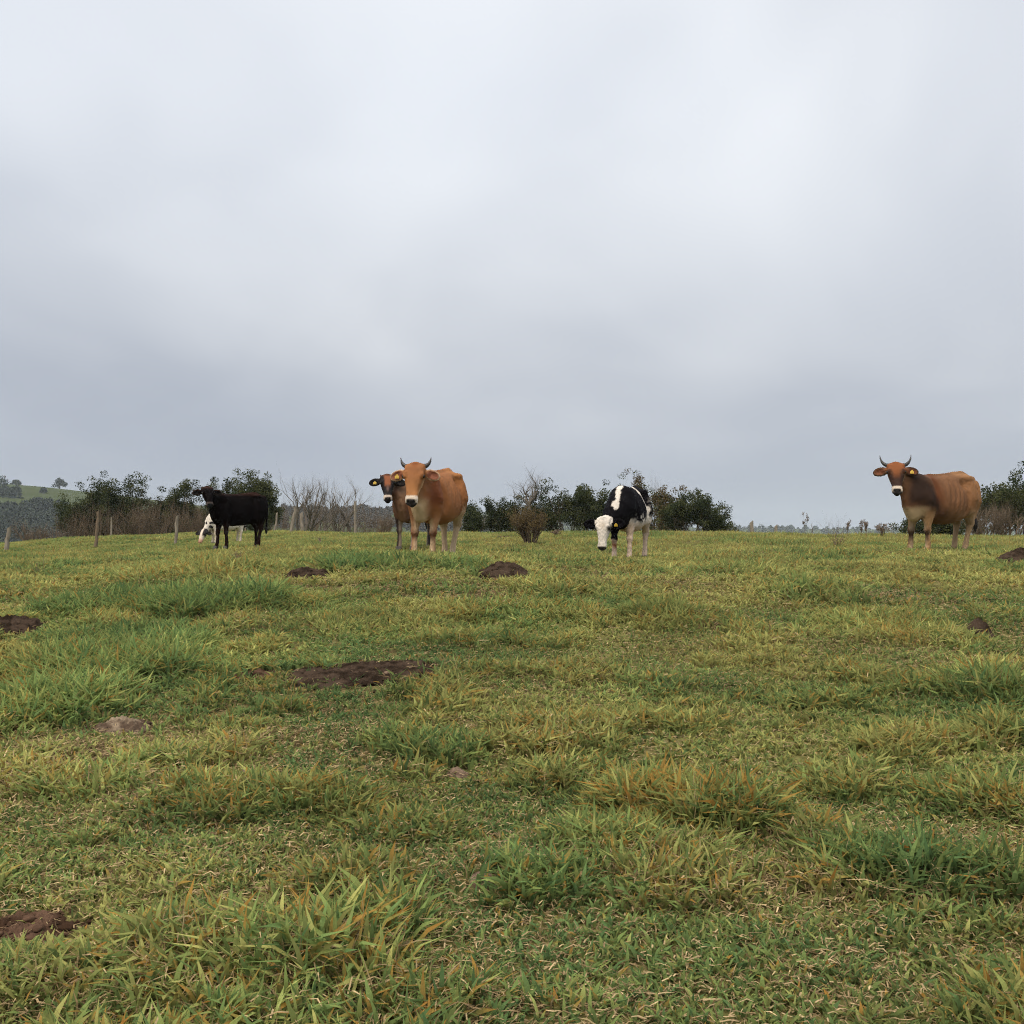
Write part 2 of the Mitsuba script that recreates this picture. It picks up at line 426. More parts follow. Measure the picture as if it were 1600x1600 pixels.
scene['straw'] = {'type': 'twosided', 'bsdf': {'type': 'diffuse', 'reflectance': {'type': 'mesh_attribute', 'name': 'vertex_color'}}}
put('dry_grass', _m, 'straw', color=_c)
tag('dry_grass', 'dead straw-coloured grass litter lying between the green blades', 'dry grass', kind='stuff')


# ------------------------------------------------------------------ heaps of bare soil, dung pats
def soil_look(p, n, uv):
    a = fbm(p.x * 14.0, p.y * 14.0, p.z * 14.0, octaves=4)
    b = noise(p.x * 120.0, p.y * 120.0, p.z * 120.0)
    return mix(mix((0.021, 0.0150, 0.011), (0.062, 0.044, 0.033), smoothstep(0.3, 0.7, a)), (0.13, 0.095, 0.065), smoothstep(0.74, 0.95, 0.5 * a + 0.5 * b))


def red_look(p, n, uv):
    a = fbm(p.x * 16.0, p.y * 16.0, p.z * 16.0, octaves=4)
    return mix((0.040, 0.024, 0.016), (0.108, 0.067, 0.047), smoothstep(0.3, 0.7, a))


def dung_look(p, n, uv):
    a = fbm(p.x * 30.0, p.y * 50.0, p.z * 60.0, octaves=4)
    b = noise(p.x * 190.0, p.y * 420.0, p.z * 300.0)
    return mix((0.075, 0.052, 0.040), (0.225, 0.165, 0.120), smoothstep(0.25, 0.75, 0.6 * a + 0.4 * b))


def pale_look(p, n, uv):
    a = fbm(p.x * 22.0, p.y * 22.0, p.z * 22.0, octaves=4)
    return mix((0.085, 0.060, 0.044), (0.27, 0.215, 0.155), smoothstep(0.3, 0.7, a))


for _k, _f in (('soil', soil_look), ('red_soil', red_look), ('dung', dung_look), ('pale_soil', pale_look)):
    scene[_k] = {'type': 'twosided', 'bsdf': {'type': 'diffuse', 'reflectance': proc(_f)}}


def heap_mesh(c, rx, ry, h, seed, rough=1.0, lobes=0, res=64):
    """A crumbly heap set on the turf, its skirt a little below it."""
    t = np.linspace(0, 1, res)
    a = np.linspace(0, 2 * np.pi, 2 * res, endpoint=False)
    Tm, A = np.meshgrid(t, a, indexing='ij')
    e = 1 + 0.30 * (nfbm(np.stack([np.cos(A) * 1.6 + seed, np.sin(A) * 1.6, 0 * A], -1), 3, seed=seed) - .5) * 2
    X, Y = c[0] + rx * Tm * e * np.cos(A), c[1] + ry * Tm * e * np.sin(A)
    P = np.stack([X, Y, 0 * X], -1)
    f = (1 - Tm ** 1.7) * (0.62 + 0.75 * (nfbm(P * (1.1 / rx) + seed, 3, seed=seed + 1) - .2))
    s = min(1, 0.11 / rx) if rx > .12 else 1
    z = h * f + rough * ss_(1.0, .8, Tm) * (.045 * (nfbm(P * 18 + seed, 3, seed=seed + 2) - .5) + .030 * (nfbm(P * 55, 3, seed=seed + 3) - .5)) * min(1, rx / .12) * (1 if rx > .1 else .7)
    Z = ground_z(X, Y) + z - .012 * ss_(.75, 1, Tm)
    v = np.stack([X, Y, Z], -1).reshape(-1, 3)
    m = 2 * res
    i, j = np.meshgrid(np.arange(res - 1), np.arange(m), indexing='ij')
    q = np.stack([i * m + j, (i + 1) * m + j, (i + 1) * m + (j + 1) % m, i * m + (j + 1) % m], -1).reshape(-1, 4)
    return v, q


def clod_mesh(c, r, seed):
    import trimesh
    m = trimesh.creation.icosphere(2, 1.0)
    v = np.asarray(m.vertices)
    v = v * (0.75 + 0.6 * (nfbm(v * 1.7 + seed, 3, seed=seed) - .2))[:, None]
    return v * np.array([r, r * .9, r * .62]) + np.asarray(c), np.asarray(m.faces)


HEAP_LABELS = ['wide patch of bare dark soil in the grass, the largest of all', 'dark molehill left of the orange-brown cow, ahead of her feet', 'dark two-humped molehill right of the orange-brown cow', 'dark soil heap at the right edge of the picture',
               'dark soil heap at the left edge of the picture', 'lone earth clod with a knobbly top in the grass at the right', 'pale crumbly bare patch in tall grass at the left', 'reddish bare soil patch in the bottom left corner',
               'flaky dried dung pat in short grass left of centre', 'round grey-brown dried dung pat at the bottom centre', 'half-hidden dried dung pat among green tufts at the centre', 'rust-red bare patch just left of the widest soil patch',
               'small dark clod in tall grass at the left', 'smallest dung crumb in the short grass at the lower left']
_rng = np.random.default_rng(91)
for _i, ((c, rx, ry, h, k), lab) in enumerate(zip(HEAPS, HEAP_LABELS)):
    name = {'big': 'soil_patch', 'heap': 'molehill', 'clod': 'earth_clod', 'pale': 'soil_patch', 'red': 'soil_patch', 'dung': 'dung_pat', 'redpatch': 'soil_patch'}[k]
    mat = {'big': 'soil', 'heap': 'soil', 'clod': 'soil', 'pale': 'pale_soil', 'red': 'red_soil', 'dung': 'dung', 'redpatch': 'red_soil'}[k]
    key = key_for(name)
    put(key, heap_mesh(c, rx, ry, h, 50 + _i), mat, smooth=False)
    tag(key, lab, name.replace('_', ' '))
    if k in ('big', 'red', 'pale', 'heap'):
        for j in range({'big': 44, 'red': 9, 'pale': 7, 'heap': 12}[k]):
            a, q = _rng.uniform(0, 2 * np.pi), _rng.uniform(.02, 1.08) ** .6
            X, Y = c[0] + rx * q * math.cos(a), c[1] + ry * q * math.sin(a)
            r = _rng.uniform(.010, .026) if k != 'heap' else _rng.uniform(.02, .05)
            put(key_for(key + '__clod'), clod_mesh((X, Y, ground_z(X, Y) + h * (1 - q ** 1.7) * .6 + r * .2), r, 200 + 40 * _i + j), 'red_soil' if k == 'red' else 'soil' if k == 'heap' or j % 4 else 'dung', smooth=40)
        bits = []
        for j in range(260 if k in ('big', 'heap') else 90):         # loose crumbs over and around the heap
            a, q = _rng.uniform(0, 2 * np.pi), _rng.uniform(.1, 1.35) ** .7
            X, Y = c[0] + rx * q * math.cos(a), c[1] + ry * q * math.sin(a)
            r = _rng.uniform(.004, .013) * (1.5 if k == 'heap' else 1)
            w = np.array([[1, 0, 0], [-.5, .87, 0], [-.5, -.87, 0], [.1, 0, .9], [0, .1, -.6]]) * r * _rng.uniform(.7, 1.3, (5, 3))
            f = np.array([[0, 1, 3], [1, 2, 3], [2, 0, 3], [1, 0, 4], [2, 1, 4], [0, 2, 4]])
            bits.append((w + [X, Y, ground_z(X, Y) + max(0, h * (1 - q ** 1.7) * .55) + .008], f))
        put(key + '__crumb', merge(bits), mat)
        labels[key + '__crumb'] = {'kind': 'stuff'}


# ------------------------------------------------------------------ far hills
def hill_mesh(px0, px1, r0, r_top, r1, sky, base=-44.0, n=90, m=40, seed=0):
    """A ridge across the columns px0..px1, its crest at r_top seen at the heights of sky [(px, py), ...]."""
    sky = np.array(sky, float)
    px = np.linspace(px0, px1, n)
    az = np.arctan((px - 800) / FOC)
    top = EYE - (np.interp(px, sky[:, 0], sky[:, 1]) - HY) / FOC * r_top
    r = np.linspace(r0, r1, m)
    A, R = np.meshgrid(az, r, indexing='ij')
    t = np.where(R < r_top, (R - r0) / (r_top - r0), (r1 - R) / (r1 - r_top))
    t = np.clip(t, 0, 1)
    Z = base + (top[:, None] - base) * np.where(R < r_top, 1 - (1 - t) ** 1.12, t)
    D = R                                                   # depth
    X, Y = D * np.tan(A), D
    Z = Z + (1 - np.abs(2 * t - 1)) * 0 + 2.0 * (nfbm(np.stack([X * .008, Y * .008, 0 * X], -1), 3, seed=seed) - .5) * (1 - t)
    v = np.stack([X, Y, Z], -1)

    def height(px_, d):
        i = np.interp(px_, px, np.arange(n))
        j = np.interp(d, r, np.arange(m))
        return map_coordinates(Z, [np.atleast_1d(i), np.atleast_1d(j)], order=1)
    i, j = np.meshgrid(np.arange(n - 1), np.arange(m - 1), indexing='ij')
    q = np.stack([i * m + j, (i + 1) * m + j, (i + 1) * m + j + 1, i * m + j + 1], -1).reshape(-1, 4)
    return (v.reshape(-1, 3), q), height


def hill_look(p, n, uv):
    a = fbm(p.x * 0.02, p.y * 0.02, p.z * 0.05, octaves=4)
    b = fbm(p.x * 0.15, p.y * 0.15, p.z * 0.3, octaves=3)
    return mix((0.038, 0.058, 0.022), (0.072, 0.083, 0.036), 0.6 * a + 0.4 * b)


scene['far_pasture'] = {'type': 'twosided', 'bsdf': {'type': 'diffuse', 'reflectance': proc(hill_look)}}
H1, hill1 = hill_mesh(-1500, 700, 230, 640, 1000, [(-1500, 690), (-600, 728), (0, 753), (60, 757.5), (110, 763), (200, 774), (330, 790), (400, 796), (600, 797), (640, 800), (700, 806)], base=-34.0, seed=2)
put('hill', H1, 'far_pasture', smooth=True)
labels['hill'] = {'kind': 'structure', 'label': 'far green hillside at the left with pasture above woods', 'category': 'hill'}
H2, hill2 = hill_mesh(640, 3000, 900, 1500, 2100, [(640, 792), (740, 797), (860, 812), (1000, 822), (1150, 825), (1350, 826), (1420, 827), (1600, 827), (3000, 824)], seed=5)
put('hill_001', H2, 'far_pasture', smooth=True)
labels['hill_001'] = {'kind': 'structure', 'label': 'low distant blue ridge just above the crest of the field', 'category': 'hill'}


def leaf_cloud(rng, centers, radii, per, size, flat=0.8):
    """Rhombic leaves strewn through the balls: (vertices, triangles)."""
    n = len(centers) * per
    c = np.repeat(np.asarray(centers, float), per, 0)
    R = np.repeat(np.broadcast_to(np.asarray(radii, float), (len(centers),)), per)
    d = rng.normal(size=(n, 3))
    d /= np.linalg.norm(d, axis=1, keepdims=True)
    p = c + d * (R * rng.uniform(0, 1, n) ** (1 / 2.4))[:, None] * np.array([1, 1, flat])
    a = rng.normal(size=(n, 3))
    a /= np.linalg.norm(a, axis=1, keepdims=True)
    b = np.cross(a, rng.normal(size=(n, 3)))
    b /= np.linalg.norm(b, axis=1, keepdims=True)
    L = size * rng.uniform(.6, 1.3, n)[:, None]
    k = np.cross(a, b) * L * .12
    V = np.stack([p - a * L * .5, p - b * L * .24 + k, p + a * L * .5, p + b * L * .24 + k], 1).reshape(-1, 3)
    F = (np.arange(n) * 4)[:, None, None] + np.array([(0, 1, 2), (0, 2, 3)])[None]
    return V, F.reshape(-1, 3)


def far_crown(rng, base, w, h, per=10, leaf=.7, lumps=14):
    """A far tree's crown as clumps of leaf sprays over a short trunk."""
    cen = []
    for _ in range(lumps):
        a, q = rng.uniform(0, 2 * np.pi), rng.uniform(0, 1) ** .5
        z = rng.uniform(.12, 1)
        rr = w * .5 * q * math.sin(min(1, z * .8 + .2) * math.pi * .85 + .3)
        cen.append([base[0] + rr * math.cos(a), base[1] + rr * math.sin(a), base[2] + h * z * (.92 - .25 * q * q)])
    return leaf_cloud(rng, np.array(cen), w * .22, per, leaf)


def leafmat(v, trans=0.5):
    return {'type': 'principledthin', 'base_color': {'type': 'rgb', 'value': list(v)}, 'roughness': 0.6, 'diff_trans': trans, 'eta': 1.3}


scene['wood_leaf'] = {'type': 'twosided', 'bsdf': {'type': 'diffuse', 'reflectance': {'type': 'rgb', 'value': [.030, .040, .028]}}}
scene['far_bark'] = {'type': 'twosided', 'bsdf': {'type': 'diffuse', 'reflectance': {'type': 'rgb', 'value': [.09, .07, .055]}}}
_rng = np.random.default_rng(17)
_parts = []


def wood(count, px0, px1, d0, d1, hill, hmin, hmax, edge=None):
    for _ in range(count):
        d = math.sqrt(_rng.uniform(d0 ** 2, d1 ** 2))
        px = _rng.uniform(px0, px1)
        z = float(hill(px, d)[0])
        h = _rng.uniform(hmin, hmax)
        _parts.append(far_crown(_rng, ((px - 800) / FOC * d, d, z - 1.5), h * _rng.uniform(.9, 1.3), h, 20, h * .27, 14))


wood(300, -300, 330, 415, 500, hill1, 6, 10)

wood(14, -260, 60, 500, 560, hill1, 5, 8)
put('far_wood', merge(_parts), 'wood_leaf')
tag('far_wood', 'dark bluish woodland covering the lower slope of the far left hill', 'woodland', kind='stuff')
_parts = []
wood(330, 330, 760, 530, 640, hill1, 4.2, 6.2)
scene['dun_leaf'] = {'type': 'twosided', 'bsdf': {'type': 'diffuse', 'reflectance': {'type': 'rgb', 'value': [.060, .050, .040]}}}
used.add('far_wood_002')
put('far_wood_002', merge(_parts), 'dun_leaf')
tag('far_wood_002', 'dun winter woodland on the far slope seen behind the bare trees', 'woodland', kind='stuff')
_parts = []
wood(420, 640, 1700, 1330, 1520, hill2, 4, 8)
put('far_wood_001', merge(_parts), 'wood_leaf')
used.add('far_wood')
used.add('far_wood_001')
tag('far_wood_001', 'thin line of tiny dark trees on the horizon to the right', 'woodland', kind='stuff')
for px, d, w, h, lab in ((93, 634, 7.0, 6.0, 'round dark tree on the skyline of the far left hill, next to the tall shrubs'), (25, 638, 5.5, 2.6, 'small flat-topped tree on the skyline of the far left hill'),
                         (0, 560, 11, 11, 'big dark tree on the far hillside at the very left edge'), (26, 565, 4.5, 6.5, 'dark narrow tree standing in the middle of the far hillside pasture'),
                         (68, 585, 3.4, 3.6, 'small round bush alone on the far hillside pasture')):
    key = key_for('hill_tree')
    z = float(hill1(px, d)[0])
    b = np.array([(px - 800) / FOC * d, d, z])
    put(key + '__crown', far_crown(_rng, b + [0, 0, h * .12], w, h * .9, 26, 1.0, 30), 'wood_leaf')
    put(key + '__trunk', tube([b - [0, 0, .5], b + [0, 0, h * .6]], [.45, .25], 6), 'far_bark')
    tag(key, lab, 'tree')
for px, d, w, h, lab in ((1170, 700, 2.4, 4.2, 'tiny dark tree on the horizon left of the dark horizon post'), (1189, 1400, 12, 8.5, 'tiny rounded tree on the horizon right of the dark horizon post'), (1199, 1400, 9, 6, 'tiny low tree on the horizon, rightmost of the little horizon group')):
    key = key_for('hill_tree')
    b = np.array([(px - 800) / FOC * d, d, EYE - (829 - HY) / FOC * d])
    put(key + '__crown', far_crown(_rng, b, w, h, 14, w * .10, 16), 'wood_leaf')
    put(key + '__trunk', tube([b - [0, 0, 5], b + [0, 0, h * .6]], [.3, .2], 6), 'far_bark')
    tag(key, lab, 'tree')


# ------------------------------------------------------------------ shrubs, bare trees, weeds beyond the fence
def grow(rng, out, tips, base, direc, length, radius, level, levels, kids, spread, droop=0.0, wig=.18, sides=5, up=.25):
    """One limb and, from it, its smaller limbs; out takes the tubes, tips the twig points."""
    n = 5 if level < levels else 4
    p, d = [np.array(base, float)], unit(direc)
    for _ in range(n - 1):
        d = unit(d + rng.normal(0, wig, 3) + np.array([0, 0, up * .25 - droop * .2]))
        p.append(p[-1] + d * length / (n - 1))
    p = np.array(p)
    r = radius * np.linspace(1, .55 if level < levels else .4, n)
    out.append(tube(p, r, sides if level < 2 else 3, cap=False))
    if level >= levels:
        tips.append(p[-1])
        tips.append(p[-2])
        return
    for _ in range(kids if level else kids + 1):
        t = rng.uniform(.25, 1)
        k = min(int(t * (n - 1)), n - 2)
        q = p[k] + (p[k + 1] - p[k]) * (t * (n - 1) - k)
        side = rng.normal(size=3)
        nd = unit(unit(p[k + 1] - p[k]) + spread * unit(side) + np.array([0, 0, up]))
        grow(rng, out, tips, q, nd, length * rng.uniform(.5, .75), radius * .5 * (1 - .4 * t), level + 1, levels, kids, spread, droop, wig, sides, up)


def unit(a):
    a = np.asarray(a, float)
    return a / np.linalg.norm(a)


def fit(parts, tips, base, w, h, flat=1.0):
    """Scales what was grown about the base to the given width and height."""
    V = np.vstack([v for v, f in parts])
    ext = np.percentile(np.abs(V[:, 0] - base[0]), 96) * 2
    top = np.percentile(V[:, 2] - base[2], 99.7)
    s = np.array([w / ext, w / ext * flat, h / top])
    return [(base + (v - base) * s, f) for v, f in parts], [base + (t - base) * s for t in tips]


scene['twig_bark'] = {'type': 'twosided', 'bsdf': {'type': 'diffuse', 'reflectance': proc(lambda p, n, uv: mix((.075, .058, .044), (.20, .155, .115), fbm(p.x * 5.0, p.y * 5.0, p.z * 3.0)))}}
scene['grey_bark'] = {'type': 'twosided', 'bsdf': {'type': 'diffuse', 'reflectance': proc(lambda p, n, uv: mix((.085, .075, .066), (.21, .185, .16), fbm(p.x * 4.0 + 3.0, p.y * 4.0, p.z * 3.0)))}}
scene['dark_leaf'] = leafmat((.042, .056, .029))
scene['olive_leaf'] = leafmat((.080, .090, .040))
scene['brown_leaf'] = leafmat((.120, .092, .046))


def shrub(px, d, wpx, top, kind, label, seed, group=None, name=None, lean=0.0, stems=None, bole=0.0, leaves=None):
    """A shrub rooted at depth d under column px, wpx wide and reaching up to the picture row top."""
    rng = np.random.default_rng(seed)
    base = stand(px, d)
    h = EYE - (top - HY) / FOC * d - base[2]
    w = wpx / FOC * d
    base = base - np.array([0, 0, .05])
    parts, tips = [], []
    leafy = kind in ('leafy', 'olive', 'brown')
    ns = stems or (9 if leafy else 16)
    if bole:
        parts.append(tube([base - [0, 0, .1], base + [.03, 0, h * bole * .5], base + [0, .02, h * bole + .1]], [.07, .05, .045], 7))
    for i in range(ns):
        a = rng.uniform(0, 2 * np.pi)
        o = np.array([math.cos(a), math.sin(a), 0]) * w * rng.uniform(.03, .22)
        s = rng.uniform(.15, .75) * (1 if leafy else .9)
        grow(rng, parts, tips, base + (o if not bole else o * .15 + np.array([0, 0, h * bole])), np.array([math.cos(a) * s + lean, math.sin(a) * s, 1]), h * rng.uniform(.5, .72), .022 * h ** .5 * (1.7 if kind == 'bare_grey' else 1.15), 0, 2 if leafy else 3, 4 if leafy else 4,
             .75 if leafy else .55, up=.18 if leafy else .30)
    if bole:
        up = base + np.array([0, 0, h * bole])
        crown, tips = fit(parts[1:], tips, up, w * .92, h * (1 - bole))
        parts = parts[:1] + crown
    else:
        parts, tips = fit(parts, tips, base, w * .92, h * (.93 if leafy else 1))
    key = key_for(name or ('leafy_shrub' if leafy else 'bare_shrub'))
    put(key + '__stem', merge(parts), 'twig_bark' if kind != 'bare_grey' else 'grey_bark', smooth=False)
    if leafy:
        tp = np.array(tips)
        rel = (tp[:, 2] - base[2]) / h
        lo = .42 if kind == 'leafy' else .25
        tp = tp[rel > lo + .12 * rng.normal(size=len(tp))]
        bald = tp[rng.integers(0, len(tp), 5)]                 # a few limbs stay bare
        tp = tp[(np.linalg.norm(tp[:, None] - bald[None], axis=-1) > .22 * h ** .5).all(1)]
        # close the crown with clumps between the twigs
        extra = tp[rng.integers(0, len(tp), len(tp))] * .5 + tp[rng.integers(0, len(tp), len(tp))] * .5
        cen = np.vstack([tp, extra[(extra[:, 2] - base[2]) / h > .45]])
        n = len(cen)
        per = max(5, int(18000 * max(w * h, 2.0) / 6.0 / n))
        m1 = {'leafy': 'dark_leaf', 'olive': 'olive_leaf', 'brown': 'brown_leaf'}[kind]
        m2 = {'leafy': 'olive_leaf', 'olive': 'dark_leaf', 'brown': 'olive_leaf'}[kind]
        pick = rng.uniform(size=n) < .62
        put(key + '__crown', leaf_cloud(rng, cen[pick], .14 * h ** .3, per, .084), m1)
        put(key_for(key + '__crown'), leaf_cloud(rng, cen[~pick], .14 * h ** .3, per, .084), m2)
    if leaves:
        put(key + '__foliage', leaf_cloud(rng, np.array(tips)[::2], .05, 2, .035), leaves)
    tag(key, label, 'shrub' if name != 'bare_tree' else 'tree', group)
    return key


WHICH = ('first', 'second', 'third', 'fourth', 'fifth', 'sixth')
# the hedge at the left, from left to right
shrub(60, 43, 70, 806, 'bare', 'low brown dry scrub at the left, before the far wooded slope', 301)
shrub(132, 46, 66, 764, 'leafy', 'low rounded dark green shrub, leftmost of the leafy ones', 302)
shrub(170, 46.5, 62, 741, 'leafy', 'tall dark green shrub with an open crown, second from the left', 303)
shrub(214, 47, 62, 740, 'leafy', 'dark green shrub with a pointed top, second tall one in the left shrub row', 304)
shrub(252, 47.5, 64, 753, 'leafy', 'green-topped shrub in the left row, left of the black calf', 305)
shrub(292, 48, 66, 750, 'leafy', 'green-topped shrub directly behind the head of the black calf', 306)
shrub(346, 48, 70, 749, 'leafy', 'dark green shrub behind the shoulders of the black calf', 307)
shrub(392, 47, 88, 731, 'olive', 'open shrub whose long branch leans right above the back of the black calf', 308, lean=.45)
for i, (px, top, w) in enumerate(((118, 782, 60), (160, 775, 60), (205, 772, 64), (245, 768, 60), (285, 770, 60), (320, 778, 50))):
    shrub(px, 44.5, w, top, 'bare', f'{WHICH[i]} of the six leafless brown shrubs before the left hedge, counted from the left', 320 + i, group='leafless brown shrubs before the left hedge')
# the bare trees and scrub between the black calf and the orange-brown cow
shrub(476, 42, 112, 737, 'bare_grey', 'wide leafless many-stemmed tree between the black calf and the dusky cow', 340, name='bare_tree', stems=8)
shrub(545, 44, 84, 742, 'bare_grey', 'thin leafless tree right behind the tall pale fence post', 341, name='bare_tree', stems=4)
for i, (px, top, w) in enumerate(((425, 772, 66), (455, 768, 70), (500, 768, 76), (535, 770, 66), (568, 771, 66), (598, 778, 56))):
    shrub(px, 52, w, top, 'bare', f'{WHICH[i]} from the left of the six leafless brown bushes behind the bare trees', 350 + i, group='leafless scrub behind the bare trees')
shrub(603, 40, 30, 800, 'bare', 'small leafless bush just left of the legs of the dusky cow', 358)
# the middle
shrub(748, 44, 52, 783, 'leafy', 'low dark green shrub right beside the rump of the orange-brown cow', 361)
shrub(790, 45, 62, 775, 'leafy', 'dark green shrub left of the tall wispy bare tree', 362)
shrub(845, 45, 52, 766, 'leafy', 'upright green shrub right of the tall wispy bare tree', 363)
shrub(823, 44, 64, 727, 'bare_grey',  'tall wispy leafless tree rising above the middle shrubs', 364, name='bare_tree', stems=3, bole=.42)
shrub(828, 22, 50, 789, 'bare', 'dense dry brown bush standing in the field in front of the middle shrubs', 365, name='dry_bush', stems=26, leaves='brown_leaf')
shrub(888, 44, 66, 751, 'leafy', 'dark green shrub behind the head end of the black and white cow, left one', 366)
shrub(925, 44, 60, 754, 'leafy', 'dark green shrub behind the shoulders of the black and white cow', 367)
shrub(984, 46, 64, 735, 'brown', 'tall brownish shrub rising above the back of the black and white cow', 368)
shrub(1036, 44, 66, 757, 'brown', 'brownish green shrub right behind the rump of the black and white cow', 369)
shrub(1078, 43, 84, 762, 'leafy', 'big dense dark green shrub right of the black and white cow', 370)
shrub(1113, 43, 52, 778, 'leafy', 'dark green shrub at the right end of the middle shrub group', 371)
shrub(1030, 47, 50, 742, 'bare_grey', 'leafless twigs sticking up above the brownish shrubs at the middle', 372)
# the right
shrub(1462, 40, 90, 790, 'leafy', 'dark shrub seen under the belly of the brown cow', 380)
shrub(1548, 36, 92, 735, 'olive', 'large green shrub right behind the rump of the brown cow', 381)
shrub(1600, 36, 90, 744, 'leafy', 'large dark green shrub cut by the right edge of the picture', 382)
for i, (px, top, w) in enumerate(((1535, 778, 60), (1575, 775, 66))):
    shrub(px, 33, w, top, 'bare', f'leafless brown brush before the large green shrubs at the right, {("left", "right")[i]} one of two', 385 + i, group='leafless brush at the right')


# ------------------------------------------------------------------ fence posts
scene['weed_brown'] = {'type': 'twosided', 'bsdf': {'type': 'diffuse', 'reflectance': proc(lambda p, n, uv: mix((.085, .065, .050), (.24, .185, .135), fbm(p.x * 12.0, p.y * 12.0, p.z * 8.0)))}}
scene['post_wood'] = {'type': 'twosided', 'bsdf': {'type': 'diffuse', 'reflectance': proc(lambda p, n, uv: mix((.10, .083, .066), (.36, .32, .27), fbm(p.x * 30.0, p.y * 30.0, p.z * 4.0, octaves=3)))}}


def post(px, d, top_px, top, r, label, seed, mat='post_wood', name='fence_post'):
    rng = np.random.default_rng(seed)
    b = stand(px, d)
    h = EYE - (top - HY) / FOC * d - b[2]
    dx = (top_px - px) / FOC * d
    t = np.linspace(0, 1, 9)
    p = b + np.stack([dx * t, 0 * t, (h + .25) * t - .25], -1) + np.stack([.012 * rng.normal(size=9), .012 * rng.normal(size=9), 0 * t], -1) * r / .06
    v, f = tube(p, r * (1.12 - .25 * t) * (1 + .06 * rng.normal(size=9)), 9)
    v = v + .12 * r * (nfbm(v * np.array([30, 30, 6.0]) + seed, 2, seed=seed)[:, None] - .5)
    top_i = v[:, 2] > p[-1, 2] - .02
    v[top_i, 2] += (v[top_i, 0] - p[-1, 0]) * .7
    key = key_for(name)
    put(key, (v, f), mat, smooth=40)
    tag(key, label, name.replace('_', ' '))


post(9, 33, 14, 824, .065, 'weathered leaning fence post at the left edge', 401)
post(150, 33, 153, 799, .048, 'dark weathered fence post with a pointed top in front of the left shrubs', 402, mat='weed_brown')
post(273, 33, 277, 806, .048, 'pale grey fence post left of the black calf', 403)
post(452, 37, 462, 792, .062, 'pale fence post leaning to the right, left of the bare tree', 404)
post(556, 37, 555, 783, .050, 'straight tall pale fence post by the thin bare tree', 405)
post(428, 41, 433, 801, .045, 'thin leaning pale fence post right of the tail of the black calf', 406)
post(174, 42, 174, 808, .035, 'thin stake half hidden before the left shrubs', 407)
post(473, 40, 471, 802, .07, 'short dark stump-like post at the foot of the wide bare tree', 408)
post(1176, 60, 1175, 815, .12, 'dark broken post standing alone on the horizon', 409)
post(1213, 60, 1213, 821, .10, 'short dark post stub on the horizon, right of the broken post', 410)


# ------------------------------------------------------------------ dry weeds and single stalks in the field


def weed(px, d, wpx, top, label, seed, kids=3, levels=2, stems=3, r=.006, group=None, puffs=True):
    rng = np.random.default_rng(seed)
    b = stand(px, d)
    h = EYE - (top - HY) / FOC * d - b[2]
    w = wpx / FOC * d
    parts, tips = [], []
    for _ in range(stems):
        a = rng.uniform(0, 2 * np.pi)
        grow(rng, parts, tips, b - np.array([0, 0, .02]), np.array([math.cos(a) * .3, math.sin(a) * .3, 1]), h * .7, r, 0, levels, kids, .5, wig=.10, sides=4, up=.3)
    parts, tips = fit(parts, tips, b, w, h)
    key = key_for('dry_weed')
    put(key + '__stem', merge(parts), 'weed_brown')
    if puffs and len(tips) > 30:
        put(key + '__seed_head', leaf_cloud(rng, np.array(tips), .022, 5, .030), 'weed_brown')
        labels[key + '__seed_head'] = {'kind': 'stuff'}
    tag(key, label, 'weed', group)


weed(1257, 27, 10, 801, 'thin tall dry weed with a feathery top on the crest, right of the horizon posts', 501, stems=2)
weed(1268, 27, 7, 813, 'short dry weed on the crest just right of the feathery one', 502, stems=1)
weed(1303, 21, 46, 796, 'branching leafless dry weed, the largest one on the crest', 503, stems=4, levels=3, r=.004, puffs=False)
weed(1322, 25, 12, 811, 'thin dry weed on the crest right of the largest weed', 504, stems=2)
weed(1345, 25, 5, 813, 'dark upright dry weed spike, left one of the pair left of the brown cow', 505, stems=2, r=.012)
weed(1355, 25, 7, 812, 'dark upright dry weed spike, right one of the pair left of the brown cow', 506, stems=3, r=.012)
weed(1380, 26, 22, 818, 'low dry weed tuft on the crest just left of the brown cow', 507, stems=6, r=.004)
weed(1310, 20.5, 30, 828, 'brown dry weed clump growing below the largest weed', 508, stems=7, levels=2, r=.004, puffs=False)
weed(69, 13.8, 8, 853, 'dark crooked dry twig in the grass at the left', 509, stems=1, kids=2, levels=1, r=.009, puffs=False)
weed(58, 13.6, 12, 871, 'short dry weed beside the crooked twig at the left', 510, stems=3, r=.004, puffs=False)
weed(366, 14.6, 24, 858, 'small dry brown weed in the grass below the black calf', 511, stems=6, r=.004, puffs=False)
weed(531, 22, 8, 776, 'single tall thin dark stalk before the thin bare tree', 512, stems=1, kids=2, levels=1, r=.010, puffs=False)
weed(505, 22.5, 40, 838, 'dry twig lying slanted at the foot of the thin stalk', 513, stems=1, kids=2, levels=1, r=.007, puffs=False)
weed(790, 24, 26, 838, 'low dark dry weed left of the dry bush', 514, stems=5)
weed(870, 26, 14, 828, 'little dark dry weed right of the dry bush', 515, stems=4)


